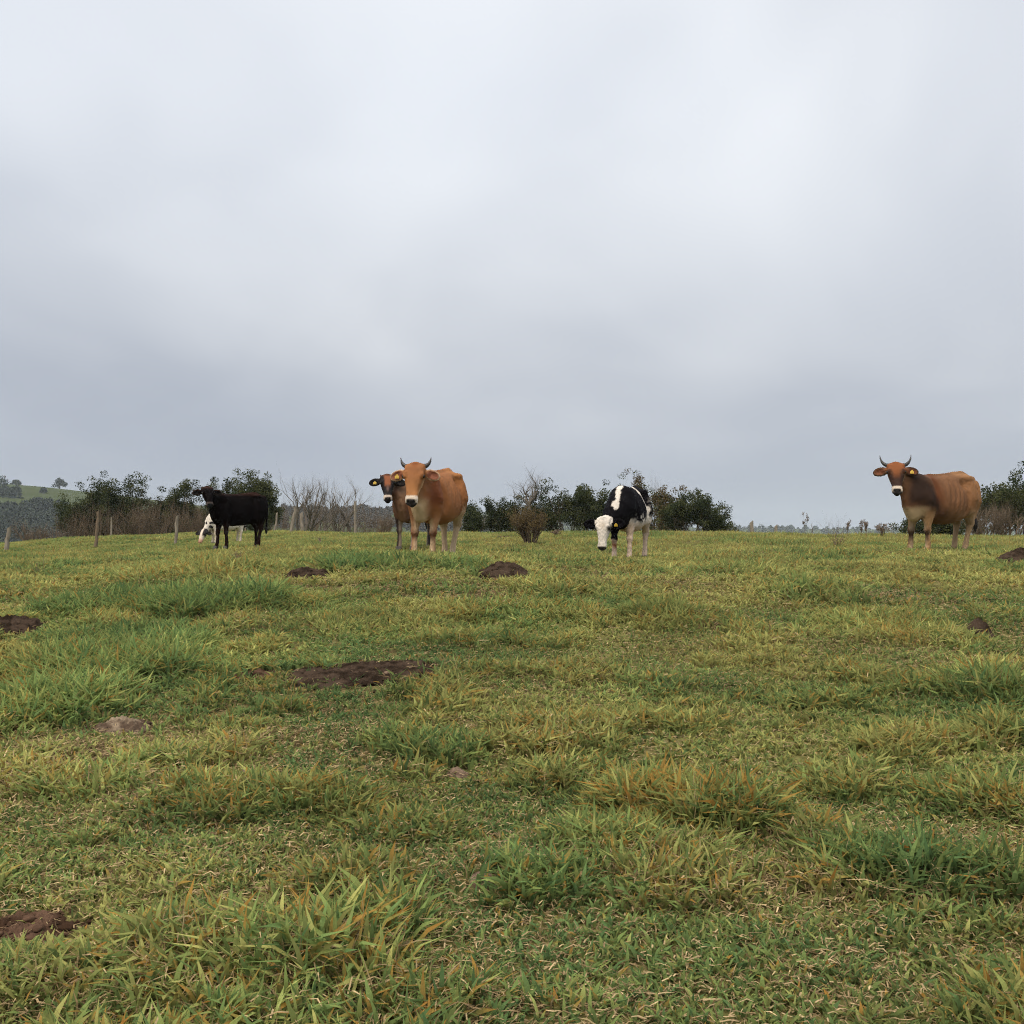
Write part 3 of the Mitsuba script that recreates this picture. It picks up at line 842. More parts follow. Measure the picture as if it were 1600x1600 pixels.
# ------------------------------------------------------------------ cattle
def surface_nets(V, origin, step):
    """The zero surface of the sampled field V as (vertices, quads)."""
    s = V < 0
    nx, ny, nz = V.shape
    c = np.zeros((nx - 1, ny - 1, nz - 1), np.int8)
    corners = [(i, j, k) for i in (0, 1) for j in (0, 1) for k in (0, 1)]
    for i, j, k in corners:
        c += s[i:nx - 1 + i, j:ny - 1 + j, k:nz - 1 + k]
    cells = np.argwhere((c > 0) & (c < 8))
    index = -np.ones(c.shape, int)
    index[tuple(cells.T)] = np.arange(len(cells))
    total, count = np.zeros((len(cells), 3)), np.zeros(len(cells))
    for a in corners:
        for ax in range(3):
            if a[ax]:
                continue
            b = list(a)
            b[ax] = 1
            va = V[cells[:, 0] + a[0], cells[:, 1] + a[1], cells[:, 2] + a[2]]
            vb = V[cells[:, 0] + b[0], cells[:, 1] + b[1], cells[:, 2] + b[2]]
            m = (va < 0) != (vb < 0)
            t = np.where(m, va / np.where(m, va - vb, 1), 0)
            pt = np.tile(np.array(a, float), (len(cells), 1))
            pt[:, ax] = t
            total[m] += pt[m]
            count[m] += 1
    v = origin + step * (cells + total / count[:, None])
    quads = []
    for ax in range(3):
        lo = [slice(0, n) for n in V.shape]
        hi = [slice(0, n) for n in V.shape]
        lo[ax], hi[ax] = slice(0, V.shape[ax] - 1), slice(1, V.shape[ax])
        ch = s[tuple(lo)] != s[tuple(hi)]
        e = np.argwhere(ch)
        o1, o2 = [(1, 2), (2, 0), (0, 1)][ax]
        e = e[(e[:, o1] > 0) & (e[:, o2] > 0)]
        inside = s[tuple(e.T)]

        def cell(d1, d2):
            q = e.copy()
            q[:, o1] -= d1
            q[:, o2] -= d2
            ok = np.minimum(q, np.array(c.shape) - 1)
            return index[tuple(ok.T)]
        q = np.stack([cell(1, 1), cell(0, 1), cell(0, 0), cell(1, 0)], 1)
        q[~inside] = q[~inside][:, ::-1]
        quads.append(q[(q >= 0).all(1)])
    return v, np.vstack(quads)


def smin(a, b, k):
    h = np.clip(0.5 + 0.5 * (b - a) / k, 0, 1)
    return b + (a - b) * h - k * h * (1 - h)


def cone_chain(P, pts, rad, squash=None):
    """Distance to a chain of round cones through pts."""
    best = None
    pts = np.asarray(pts, float)
    for i in range(len(pts) - 1):
        a, b = pts[i], pts[i + 1]
        ab = b - a
        t = np.clip(((P - a) @ ab) / (ab @ ab), 0, 1)
        d = P - a - t[..., None] * ab
        if squash is not None:
            d = d * squash
        d = np.sqrt((d * d).sum(-1)) - (rad[i] + (rad[i + 1] - rad[i]) * t)
        best = d if best is None else np.minimum(best, d)
    return best


def ellipsoid(P, c, r, R=None):
    q = P - np.asarray(c)
    if R is not None:
        q = q @ R.T
    q = q / np.asarray(r)
    n = np.sqrt((q * q).sum(-1))
    return (n - 1) * min(r)


def loft(u, v, w, st, power=2.2, pear=0.0):
    """Approximate distance to a lofted tube along u: st rows are (u, top v, bottom v, half width w)."""
    st = np.asarray(st, float)
    uu = np.clip(u, st[0, 0], st[-1, 0])
    top, bot, wid = (np.interp(uu, st[:, 0], st[:, k]) for k in (1, 2, 3))
    c, a = (top + bot) / 2, np.maximum((top - bot) / 2, 1e-3)
    q = np.clip((v - c) / a, -1, 1)
    n = ((np.abs(v - c) / a) ** power + (np.abs(w) / (wid * (1 - pear * q))) ** power) ** (1 / power)
    d = (n - 1) * np.minimum(a, wid)
    over = np.maximum(np.maximum(st[0, 0] - u, u - st[-1, 0]), 0)
    return np.where(over > 0, np.hypot(np.maximum(d, 0), over) + np.minimum(d, 0), d)


def unit(a):
    a = np.asarray(a, float)
    return a / np.linalg.norm(a)


def spline(st, n=40):
    """The stations resampled smoothly."""
    from scipy.interpolate import PchipInterpolator
    st = np.asarray(st, float)
    u = np.linspace(st[0, 0], st[-1, 0], n)
    return np.column_stack([u] + [PchipInterpolator(st[:, 0], st[:, k])(u) for k in range(1, st.shape[1])])


HEAD = spline([(-0.030, 0.0, -0.085, 0.108), (0.0, 0.026, -0.10, 0.122), (0.06, 0.052, -0.115, 0.122), (0.14, 0.066, -0.135, 0.122),
               (0.20, 0.068, -0.145, 0.112), (0.27, 0.060, -0.135, 0.093), (0.34, 0.050, -0.105, 0.077), (0.40, 0.046, -0.085, 0.071),
               (0.46, 0.044, -0.080, 0.076), (0.50, 0.030, -0.072, 0.073), (0.525, 0.0, -0.05, 0.05)])


class Cow:
    """One animal in its own frame: x forward, y to its left, z up, in metres of an adult 1.24 m at the hip."""

    def __init__(self, poll, look, pitch, roll=0.0, feet=None, girth=1.0, belly=0.0, bony=1.0, leg=1.0, headsize=1.0, neck_r=1.0,
                 ear_droop=0.15, ear_back=0.25, tail=None, length=1.0, dewlap=1.0, ear=1.0):
        self.__dict__.update(locals())
        L = length
        self.torso = spline([(-0.77 * L, 1.08, 0.90, 0.07), (-0.72 * L, 1.15, 0.78, 0.15), (-0.62 * L, 1.20, 0.66, 0.205), (-0.48 * L, 1.24, 0.58 - belly * .5, 0.235 * girth),
                             (-0.30 * L, 1.225, 0.50 - belly, 0.265 * girth), (-0.05 * L, 1.195, 0.465 - belly, 0.30 * girth), (0.18 * L, 1.18, 0.475 - belly * .6, 0.285 * girth),
                             (0.36 * L, 1.185, 0.51, 0.205 * girth), (0.50 * L, 1.19, 0.525, 0.165), (0.62 * L, 1.10, 0.54, 0.14), (0.72 * L, 0.99, 0.62, 0.11), (0.77 * L, 0.92, 0.72, 0.05)])
        # the head's frame
        f = np.array([math.cos(look), math.sin(look), 0])
        self.ax = unit(math.cos(pitch) * f - np.array([0, 0, math.sin(pitch)]))          # poll to muzzle
        side = np.cross([0, 0, 1.0], f)                                                    # the head's left
        self.dorsal = unit(np.cross(self.ax, side))
        if self.dorsal @ (f + np.array([0, 0, 0.3])) < 0:
            self.dorsal = -self.dorsal
        if roll:
            side, self.dorsal = math.cos(roll) * side + math.sin(roll) * self.dorsal, math.cos(roll) * self.dorsal - math.sin(roll) * side
        self.side = unit(side)
        self.poll = np.asarray(poll, float)
        self.hs = headsize
        # feet: shifts of each hoof (x, y) for front left, front right, hind left, hind right
        fe = np.zeros((4, 2)) if feet is None else np.asarray(feet, float)
        self.legs = []
        for i, s in enumerate((1, -1)):
            dx, dy = fe[i]
            k = lambda x, y, z, f: (x * L + dx * f, s * y + dy * f, z)  # noqa: E731
            self.legs.append(([k(.47, .115, .86, 0), k(.45, .140, .70, .1), k(.44, .135, .56, .25), k(.455, .128, .42, .5), k(.46, .126, .36, .6), k(.455, .125, .29, .7),
                               k(.452, .125, .14, .93), k(.475, .126, .065, 1), k(.485, .127, .02, 1)],
                              np.array([.12, .100, .072, .049, .056, .034, .041, .044, .049]) * leg))
        for i, s in enumerate((1, -1)):
            dx, dy = fe[2 + i]
            k = lambda x, y, z, f: (x * L + dx * f, s * y + dy * f, z)  # noqa: E731
            self.legs.append(([k(-.48, .12, 1.0, 0), k(-.47, .15, .84, .05), k(-.47, .16, .68, .2), k(-.545, .148, .54, .4), k(-.60, .142, .47, .5), k(-.588, .14, .40, .6),
                               k(-.57, .138, .28, .75), k(-.562, .136, .14, .95), k(-.54, .136, .065, 1), k(-.53, .136, .02, 1)],
                              np.array([.13, .145, .114, .066, .060, .045, .036, .043, .046, .051]) * leg))
            self.legs[-1] = (self.legs[-1], ([k(-.66, .10, 1.0, 0), k(-.67, .125, .80, .1), k(-.605, .142, .50, .5)], np.array([.085, .095, .045]) * leg))
        if tail is None:
            tail = [(-.75 * L, 0, 1.13), (-.805 * L, 0, 1.06), (-.82 * L, 0, .9), (-.82 * L, .01, .7), (-.815 * L, .02, .52)]
        self.tailpts = np.array(tail, float)

    def head_coords(self, P):
        q = (P - self.poll) / self.hs
        return q @ self.ax, q @ self.dorsal, q @ self.side

    def head_point(self, u, v, w):
        return self.poll + self.hs * (u * self.ax + v * self.dorsal + w * self.side)

    def ear_frame(self, s):
        out = unit(s * self.side - self.ear_droop * -self.ax * -1 * 0 + self.ear_droop * self.ax - self.ear_back * self.dorsal)
        face = unit(self.dorsal - (self.dorsal @ out) * out + 0.35 * self.ax)
        face = unit(face - (face @ out) * out)
        up = np.cross(out, face)
        return out, face, up

    def fields(self, P):
        x, y, z = P[..., 0], P[..., 1], P[..., 2]
        d = loft(x, z, y, self.torso, 2.1, pear=0.24)
        rest = d.copy()
        b = self.bony
        for s in (1, -1):
            d = smin(d, ellipsoid(P, (0.44 * self.length, s * 0.125, 0.86), (0.13, 0.080, 0.27)), 0.06)                  # shoulder
            d = smin(d, ellipsoid(P, (-0.475 * self.length, s * 0.150, 1.150), (0.08, 0.055, 0.045)), 0.07)    # hook bone
            d = smin(d, ellipsoid(P, (-0.715 * self.length, s * 0.085, 1.075), (0.055, 0.045, 0.05)), 0.06)                  # pin bone
        legs = None
        for e in self.legs:
            for pts, rad in (e if isinstance(e[0], tuple) else (e,)):
                k = cone_chain(P, pts, rad)
                legs = k if legs is None else smin(legs, k, 0.02)
        d = smin(d, legs, 0.055)
        # neck, from the withers and chest to the back of the head
        base_t, base_b = np.array([0.46 * self.length, 0, 1.01]), np.array([0.60 * self.length, 0, 0.86])
        hb = self.head_point(0.075, -0.07, 0)
        thr = self.head_point(0.17, -0.13, 0)
        n = self.neck_r
        mid_t, mid_b = (base_t * .45 + hb * .55), (base_b * .5 + thr * .5)
        sq = np.array([1, 1, 1.0])
        nk = smin(cone_chain(P, [base_t, mid_t, hb], [.145 * n, .11 * n, .078 * self.hs], sq), cone_chain(P, [base_b, mid_b, thr], [.145 * n, .10 * n, .068 * self.hs], sq), 0.07)
        if self.dewlap:
            dl = cone_chain(P, [(0.62 * self.length, 0, 0.58), (0.72 * self.length, 0, 0.70), mid_b + (thr - mid_b) * .3 - np.array([0, 0, .09])], [.075, .05, .03])
            nk = smin(nk, dl, 0.06)
        d = smin(d, nk, 0.08)
        u, v, w = self.head_coords(P)
        hd = loft(u, v, w, HEAD, 2.3 + 2.2 * ss(.12, .0, u), pear=-0.10) * self.hs
        for s in (1, -1):
            hd = smin(hd, ellipsoid(np.stack([u, v, w], -1), (0.150, 0.040, s * 0.100), (0.05, 0.032, 0.030)) * self.hs, 0.02)   # brow and eye socket
        hd = smin(hd, ellipsoid(np.stack([u, v, w], -1), (-0.022, -0.010, 0), (0.030, 0.045, 0.060)) * self.hs, 0.03)             # poll
        hd = smin(hd, ellipsoid(np.stack([u, v, w], -1), (0.48, -0.075, 0), (0.05, 0.025, 0.045)) * self.hs, 0.02)            # chin
        for s in (1, -1):
            hd = np.maximum(hd, -ellipsoid(np.stack([u, v, w], -1), (0.508, 0.012, s * 0.036), (0.018, 0.022, 0.014)) * self.hs)  # nostrils
        d = smin(d, hd, 0.03)
        ears = None
        for s in (1, -1):
            out, face, up = self.ear_frame(s)
            R = np.stack([out, face, up])
            c = self.head_point(0.075, -0.035, s * 0.112) + out * 0.104 * self.hs * self.ear
            e = ellipsoid(P, c, np.array((0.116 * self.ear, 0.026, 0.072 * self.ear)) * self.hs, R)
            cup = ellipsoid(P, c + face * 0.030 * self.hs + out * 0.015 * self.hs, np.array((0.094 * self.ear, 0.030, 0.050 * self.ear)) * self.hs, R)
            e = np.maximum(e, -cup)
            e = smin(e, cone_chain(P, [self.head_point(0.075, -0.03, s * 0.09), c - out * 0.05 * self.hs], [.032 * self.hs, .030 * self.hs]), 0.02)
            ears = e if ears is None else np.minimum(ears, e)
        d = smin(d, ears, 0.012)
        tl = cone_chain(P, self.tailpts, np.interp(np.arange(len(self.tailpts)), [0, 1, len(self.tailpts) - 1], [.045, .030, .018]))
        d = smin(d, tl, 0.03)
        if b:   # ribs, hollows and folds of the skin
            side = ss(.07, .14, np.abs(y))
            xl = x / self.length
            rib = np.sin((xl + 0.30 * (z - 0.9)) * 60.0) * np.exp(-((xl + 0.04) / 0.20) ** 2) * np.exp(-((z - 0.90) / 0.20) ** 2)
            d = d - 0.0055 * b * rib * side
            d = d + 0.034 * b * side * np.exp(-((xl + 0.33) / 0.085) ** 2 - ((z - 1.045) / 0.075) ** 2)                              # hollow of the flank
            d = d + 0.017 * b * side * np.exp(-((xl - (0.285 + .10 * (z - .85))) / 0.030) ** 2) * ss(.58, .72, z) * ss(1.17, 1.05, z)   # behind the shoulder blade
            d = d + 0.020 * b * side * np.exp(-((xl - (-0.335 + .22 * (.85 - z))) / 0.034) ** 2) * ss(.56, .68, z) * ss(1.0, .9, z)       # before the thigh
            d = d + 0.020 * b * side * np.exp(-((xl + 0.625) / 0.045) ** 2 - ((z - 1.02) / 0.10) ** 2)                                   # between hook and pin
            d = d - 0.012 * b * np.exp(-((xl - .50) / .05) ** 2 - ((z - .80) / .06) ** 2) * side                                          # point of the shoulder
            d = d - 0.010 * b * ss(.05, .0, np.abs(y)) * ss(1.12, 1.17, z) * ss(.45, .2, xl)                                              # ridge of the spine
        return d, dict(legs=legs, head=hd, ears=ears, tail=tl, neck=nk)

    def mesh(self, step=0.016):
        pts = [np.asarray(self.tailpts), self.torso[:, [0, 3, 1]] * [1, 1, 1]]
        for e in self.legs:
            for q, r in (e if isinstance(e[0], tuple) else (e,)):
                pts.append(np.asarray(q))
        hp = np.array([self.head_point(u, v, w) for u in (-.06, .56) for v in (-.17, .08) for w in (-.3, .3)])
        pts.append(hp)
        allp = np.vstack(pts)
        lo, hi = allp.min(0) - 0.1, allp.max(0) + 0.1
        lo[1], hi[1] = min(lo[1], -0.38), max(hi[1], 0.38)
        lo[2] = -0.04
        n = np.ceil((hi - lo) / step).astype(int) + 1
        ax = [lo[k] + step * np.arange(n[k]) for k in range(3)]
        V = np.empty(n, np.float32)
        for i0 in range(0, n[0], 24):
            P = np.stack(np.meshgrid(ax[0][i0:i0 + 24], ax[1], ax[2], indexing='ij'), -1).astype(np.float32)
            V[i0:i0 + 24] = self.fields(P)[0]
        v, q = surface_nets(V, lo, step)
        # slide the vertices onto the surface, so that the steps of the grid do not show
        e = 2e-3
        for _ in range(2):
            d = self.fields(v)[0]
            g = np.stack([self.fields(v + e * np.eye(3)[k])[0] - d for k in range(3)], -1) / e
            gn = (g * g).sum(-1)
            v = v - np.clip(d / np.maximum(gn, 0.2), -0.4 * step, 0.4 * step)[:, None] * g
        return v, q


def horn_mesh(cow, s, length, spread, rise, fwd, r0):
    """A horn that leaves the poll sideways and curves up."""
    base = cow.head_point(-0.004, -0.02, s * 0.106)
    t = np.linspace(0, 1, 12)
    up = -cow.ax * 0.75 + cow.dorsal * 0.0 + np.array([0, 0, 1.0]) * 0.4
    up = unit(up)
    p = base + length * (s * cow.side * (spread * (t - 0.42 * t ** 2.2))[:, None] + up * (rise * t ** 1.7)[:, None] + cow.dorsal * (fwd * t ** 1.4)[:, None])
    return tube(p, r0 * (1 - 0.90 * t ** 1.15) * cow.hs, 10)


def ball(c, r, n=10):
    import trimesh
    m = trimesh.creation.uv_sphere(1.0, count=[n, 2 * n])
    return np.asarray(m.vertices) * np.asarray(r) + np.asarray(c), np.asarray(m.faces)


def switch_mesh(rng, tip, length, r=0.035, n=46):
    """The hair tuft of a tail: many tapering locks."""
    parts = []
    for _ in range(n):
        a, q = rng.uniform(0, 2 * math.pi), rng.uniform(0.2, 1)
        off = np.array([math.cos(a), math.sin(a), 0])
        l = length * rng.uniform(0.65, 1.0)
        t = np.linspace(0, 1, 5)
        p = np.asarray(tip) + np.array([0, 0, .06]) + off * (r * q * np.sin(np.pi * (0.12 + 0.8 * t)))[:, None] - np.array([0, 0, 1]) * (l * t)[:, None]
        parts.append(tube(p, 0.010 * (1 - 0.8 * t), 4, cap=False))
    return merge(parts)


def tag_mesh(cow, s, drop=0.0, size=0.055, out=0.11):
    """A plastic ear tag: a rounded plate with a pin, hanging on the inner face of the ear."""
    o, face, up = cow.ear_frame(s)
    c = cow.head_point(0.075, -0.035, s * 0.112) + o * out * cow.hs + face * 0.034
    down = unit(np.array([0, 0, -1.0]) - face * -face[2] * 1.0)
    lat = unit(np.cross(face, down))
    h = size
    prof = np.array([(-.18, 0), (.18, 0), (.30, .25), (.5, .42), (.5, .92), (.42, 1.0), (-.42, 1.0), (-.5, .92), (-.5, .42), (-.30, .25)]) * h
    n = len(prof)
    c = c + down * drop - down * 0.012
    front = c + lat * prof[:, :1] + down * prof[:, 1:] + face * 0.003
    back = front - face * 0.006
    v = np.vstack([front, back, front.mean(0)[None] + face * .002, back.mean(0)[None]])
    k = np.arange(n)
    f = np.vstack([np.stack([k, (k + 1) % n, 0 * k + 2 * n], 1), np.stack([n + (k + 1) % n, n + k, 0 * k + 2 * n + 1], 1),
                   np.stack([k, n + k, n + (k + 1) % n], 1), np.stack([k, n + (k + 1) % n, (k + 1) % n], 1)])
    pin = ball(c + face * 0.004 + down * h * .12, 0.008, 6)
    return merge([(v, f), pin])


def hair(p, n, uv):
    return 0.6 * fbm(p.x * 16.0, p.y * 16.0, p.z * 9.0, octaves=3) + 0.4 * noise(p.x * 75.0, p.y * 75.0, p.z * 30.0)


def coat_bsdf(**k):
    return {'type': 'twosided', 'bsdf': {'type': 'bumpmap', 'arbitrary': proc(hair, eps=4e-3), 'scale': 0.022, 'bsdf': vc(**k)}}


scene['coat'] = coat_bsdf(roughness=0.65, specular=0.14)
scene['dark_coat'] = coat_bsdf(roughness=0.6, specular=0.025)
scene['horn_matter'] = {'type': 'twosided', 'bsdf': {'type': 'principled', 'base_color': {'type': 'rgb', 'value': [0.030, 0.029, 0.030]}, 'roughness': 0.4, 'specular': 0.4}}
scene['eye_matter'] = {'type': 'principled', 'base_color': {'type': 'rgb', 'value': [0.006, 0.005, 0.005]}, 'roughness': 0.12, 'specular': 0.6}
scene['tag_plastic'] = {'type': 'twosided', 'bsdf': {'type': 'principled', 'base_color': {'type': 'rgb', 'value': [0.52, 0.35, 0.04]}, 'roughness': 0.4}}
scene['hoof_matter'] = {'type': 'twosided', 'bsdf': {'type': 'principled', 'base_color': {'type': 'rgb', 'value': [0.05, 0.042, 0.036]}, 'roughness': 0.5}}
scene['switch_dark'] = {'type': 'twosided', 'bsdf': {'type': 'principled', 'base_color': {'type': 'rgb', 'value': [0.018, 0.014, 0.012]}, 'roughness': 0.6}}
scene['switch_pale'] = {'type': 'twosided', 'bsdf': {'type': 'principled', 'base_color': {'type': 'rgb', 'value': [0.42, 0.33, 0.22]}, 'roughness': 0.6}}


def ss(a, b, x):
    t = np.clip((x - a) / (b - a), 0, 1)
    return t * t * (3 - 2 * t)


def lerp(a, b, t):
    t = np.asarray(t)[..., None]
    return np.asarray(a) * (1 - t) + np.asarray(b) * t


def place_cow(name, cow, pos, heading, size, coat, label, cat, horns=None, tags=(), switch='switch_dark', sw_len=0.22, seed=1, group=None, hide='coat'):
    """heading: the compass direction of the body's forward axis, as an angle from +x."""
    key = key_for(name)
    v, q = cow.mesh()
    _, F = cow.fields(v)
    u, vv, w = cow.head_coords(v)
    N = nfbm(v * 5.0 + seed * 7, 3, seed=seed)
    col = coat(cow, v, F, (u, vv, w), N)
    col = col * (0.70 + 0.60 * nfbm(v * np.array([8, 8, 4]) + seed, 4, seed=seed + 3))[:, None]
    M = T().translate([float(c) for c in pos]).rotate([0, 0, 1], math.degrees(heading)).scale(size)
    put(key, (v, q), hide, smooth=True, color=np.clip(col, 0, 1), to_world=M)
    tag(key, label, cat, group)
    if horns:
        for s in (1, -1):
            put(key_for(key + '__horn'), horn_mesh(cow, s, *horns), 'horn_matter', smooth=True, to_world=M)
    for s in (1, -1):
        e = ball(cow.head_point(0.165, 0.030, s * 0.118), 0.024 * cow.hs, 8)
        put(key_for(key + '__eye'), e, 'eye_matter', smooth=True, to_world=M)
    for s in tags:
        put(key_for(key + '__ear_tag'), tag_mesh(cow, s), 'tag_plastic', to_world=M)
    for e in cow.legs:
        pts = (e[0][0] if isinstance(e[0], tuple) else e[0])
        c = np.array(pts[-1])
        hoof = []
        for k in (-1, 1):
            a = tube([c + [0.012, k * .020, .045], c + [.022, k * .022, .015], c + [.030, k * .024, -.018]], [.029, .035, .038], 8)
            hoof.append(a)
        put(key_for(key + '__hoof'), merge(hoof), 'hoof_matter', smooth=40, to_world=M)
    if switch:
        put(key_for(key + '__tail_switch'), switch_mesh(np.random.default_rng(seed), cow.tailpts[-1], sw_len), switch, to_world=M)
    return key, M


# ------------------------------------------------------------------ the herd: six animals
def face_marks(col, F, h, ring, nose, ring_w=1.0):
    """Dark muzzle and the pale ring above it."""
    u, v, w = h
    on = F['head'] < 0.03
    r = ss(0.425, 0.445, u + 0.25 * np.maximum(np.abs(w) - .03, 0)) * on
    col = lerp(col, ring, r * ring_w)
    n = ss(0.472, 0.486, u) * ss(0.058, 0.044, np.abs(w)) * on
    n = np.maximum(n, ss(0.502, 0.512, u) * on)
    return lerp(col, nose, n)


def ear_marks(col, cow, P, F, inner, rim):
    ear = (F['ears'] < 0.004) & (F['head'] > 0.015)
    for s in (1, -1):
        out, face, up = cow.ear_frame(s)
        c = cow.head_point(0.075, -0.035, s * 0.112) + out * 0.104 * cow.hs
        q = P - c
        inn = ss(1.0, 0.75, np.sqrt(((q @ out - .01) / .09) ** 2 + ((q @ up) / .048) ** 2)) * (q @ face > -0.012) * ear * ((q @ out) > -0.09)
        edge = ear * ss(0.80, 1.0, np.sqrt(((q @ out) / .105) ** 2 + ((q @ up) / .066) ** 2)) * (np.abs(q @ out) < 0.13)
        col = lerp(lerp(col, rim, edge * 0.75), inner, inn)
    return col


def coat_orange(cow, P, F, h, N):
    x, y, z = P.T
    u, v, w = h
    c = lerp((.190, .074, .025), (.270, .115, .045), N)
    c = lerp(c, (.34, .145, .048), ss(.95, 1.22, z) * ss(0.0, -0.5, x) * .7)
    c = lerp(c, (.115, .028, .009), ss(.20, .52, x) * ss(.62, .80, z) * ss(.08, .17, np.abs(y)) * (F['head'] > .03) * .75)
    cream = (.56, .42, .26)
    chest = ss(.50, .66, x + .16 * (N - .5)) * ss(.15, .06, np.abs(y) + .08 * (N - .5)) * ss(.86, .70, z) * (F['head'] > .03)
    c = lerp(c, (.30, .155, .07), ss(.55, .70, x) * ss(.10, .03, np.abs(y)) * (F['head'] > .03) * .8)
    c = lerp(c, cream, chest * .85)
    legm = F['legs'] < .02
    inner = ss(.16, .10, np.abs(y))
    c = lerp(c, (.55, .40, .25), legm * (x > 0) * ss(.66, .40, z) * (.25 + .75 * inner))
    c = lerp(c, (.50, .37, .24), legm * (x < 0) * ss(.80, .52, z))
    c = lerp(c, (.12, .04, .018), legm * (x > 0) * np.exp(-((z - .33) / .075) ** 2) * ss(.42, .50, x + .0 * z) * .9)
    c = lerp(c, cream, ss(.62, .55, z) * (1 - legm) * ss(.2, -.4, x) * .35)
    hd = (F['head'] < .02)
    c = lerp(c, (.33, .150, .055), hd * ss(.10, .40, u) * .8)
    c = lerp(c, (.50, .33, .19), hd * ss(.02, -.06, v) * ss(.10, .22, u) * .9)
    c = lerp(c, (.22, .07, .02), hd * ss(.10, .0, u) * ss(.05, .02, np.abs(w)) * .7)
    c = ear_marks(c, cow, P, F, (.20, .075, .045), (.50, .36, .24))
    return face_marks(c, F, h, (.56, .48, .40), (.026, .023, .023))


def coat_brown(cow, P, F, h, N):
    x, y, z = P.T
    u, v, w = h
    c = lerp((.112, .051, .022), (.165, .080, .037), N)
    c = lerp(c, (.235, .118, .050), ss(-.15, -.62, x) * .75 + .0 * z)
    c = lerp(c, (.27, .145, .068), ss(1.10, 1.23, z) * ss(.1, -.5, x) * .6)
    c = lerp(c, (.26, .14, .07), ss(.72, .56, z) * ss(.3, -.3, x) * .6)
    thr = .28 + .44 * (z - .70)
    dark = ss(-.16, .08, x - thr + .24 * (N - .5)) * ss(.52, .76, z + .16 * (N - .5) - .25 * (x - .45)) * (F['head'] > .03) * (1 - .75 * ss(.58, .80, x) * ss(.10, .0, y))
    c = lerp(c, (.0105, .0050, .0040), dark * .90)
    c = lerp(c, (.11, .036, .013), np.exp(-((x - .30) / .07) ** 2) * ss(.7, .9, z) * .8)
    cream = (.44, .33, .20)
    chest = ss(.46, .60, x + .1 * (N - .5)) * ss(.74, .62, z + .10 * (N - .5)) * (F['head'] > .03)
    c = lerp(c, cream, chest * .85)
    legm = F['legs'] < .02
    inner = ss(.16, .11, np.abs(y))
    c = lerp(c, (.30, .18, .09), legm * ss(.72, .5, z) * (x > 0))
    c = lerp(c, (.45, .34, .22), legm * ss(.6, .4, z) * inner * .8)
    c = lerp(c, (.36, .24, .14), legm * (x < 0) * ss(.75, .5, z) * .9)
    c = lerp(c, (.035, .018, .013), legm * (x > 0) * np.exp(-((z - .30) / .11) ** 2) * ss(.44, .47, x) * .95)
    hd = F['head'] < .02
    c = lerp(c, (.026, .012, .009), hd * ss(.12, .26, u) * .95)
    c = lerp(c, (.20, .066, .020), hd * np.maximum(ss(.24, .10, u), ss(.34, .16, u) * ss(.07, .03, np.abs(w))) * ss(-.04, .01, v))
    c = lerp(c, (.030, .014, .010), hd * np.exp(-((u - .165) / .055) ** 2 - ((np.abs(w) - .10) / .035) ** 2) * .9)
    c = lerp(c, (.26, .175, .105), hd * ss(.0, -.06, v) * ss(.08, .2, u) * ss(.44, .36, u) * .9)
    c = ear_marks(c, cow, P, F, (.14, .05, .024), (.05, .028, .02))
    return face_marks(c, F, h, (.50, .43, .36), (.022, .020, .021))


def coat_dusky(cow, P, F, h, N):
    x, y, z = P.T
    u, v, w = h
    c = lerp((.088, .039, .020), (.140, .066, .034), N)
    c = lerp(c, (.055, .026, .018), ss(.9, 1.1, z + .1 * (N - .5)) * .6)
    legm = F['legs'] < .02
    c = lerp(c, (.028, .017, .014), legm * ss(.62, .52, z))
    c = lerp(c, (.34, .26, .2), legm * ss(.62, .5, z) * ss(.14, .10, np.abs(y)) * .9)
    c = lerp(c, (.20, .115, .065), ss(.50, .75, x) * ss(.08, .04, np.abs(y)) * (F['head'] > .03) * .7)
    hd = F['head'] < .02
    c = lerp(c, (.009, .007, .008), hd * 1.0)
    c = lerp(c, (.20, .068, .028), hd * ss(.30, .20, u) * ss(.068, .035, np.abs(w) - .12 * np.maximum(.12 - u, 0)) * ss(-.02, .02, v))
    c = lerp(c, (.09, .035, .018), hd * ss(.04, -.01, u))
    c = lerp(c, (.13, .085, .075), hd * np.exp(-((u - .30) / .05) ** 2 - (w / .02) ** 2))
    c = lerp(c, (.32, .24, .18), hd * ss(-.02, -.07, v) * ss(.1, .2, u) * .8)
    ear = (F['ears'] < .004) & ~hd
    c = lerp(c, (.009, .007, .007), ear * 1.0)
    return face_marks(c, F, h, (.46, .39, .33), (.012, .010, .011))


def coat_black(cow, P, F, h, N):
    x, y, z = P.T
    u, v, w = h
    c = lerp((.0022, .0015, .0019), (.0045, .0028, .0029), N)
    c = lerp(c, (.040, .015, .009), ss(1.12, 1.22, z) * (.2 + .6 * N) * (F['head'] > .03))
    c = lerp(c, (.018, .009, .007), (F['legs'] < .02) * ss(.65, .45, z) * .8)
    hd = F['head'] < .02
    c = lerp(c, (.030, .015, .011), hd * ss(.10, .0, u) * .9)
    c = ear_marks(c, cow, P, F, (.004, .0035, .0035), (.055, .045, .04))
    return face_marks(c, F, h, (.050, .040, .036), (.010, .012, .013))


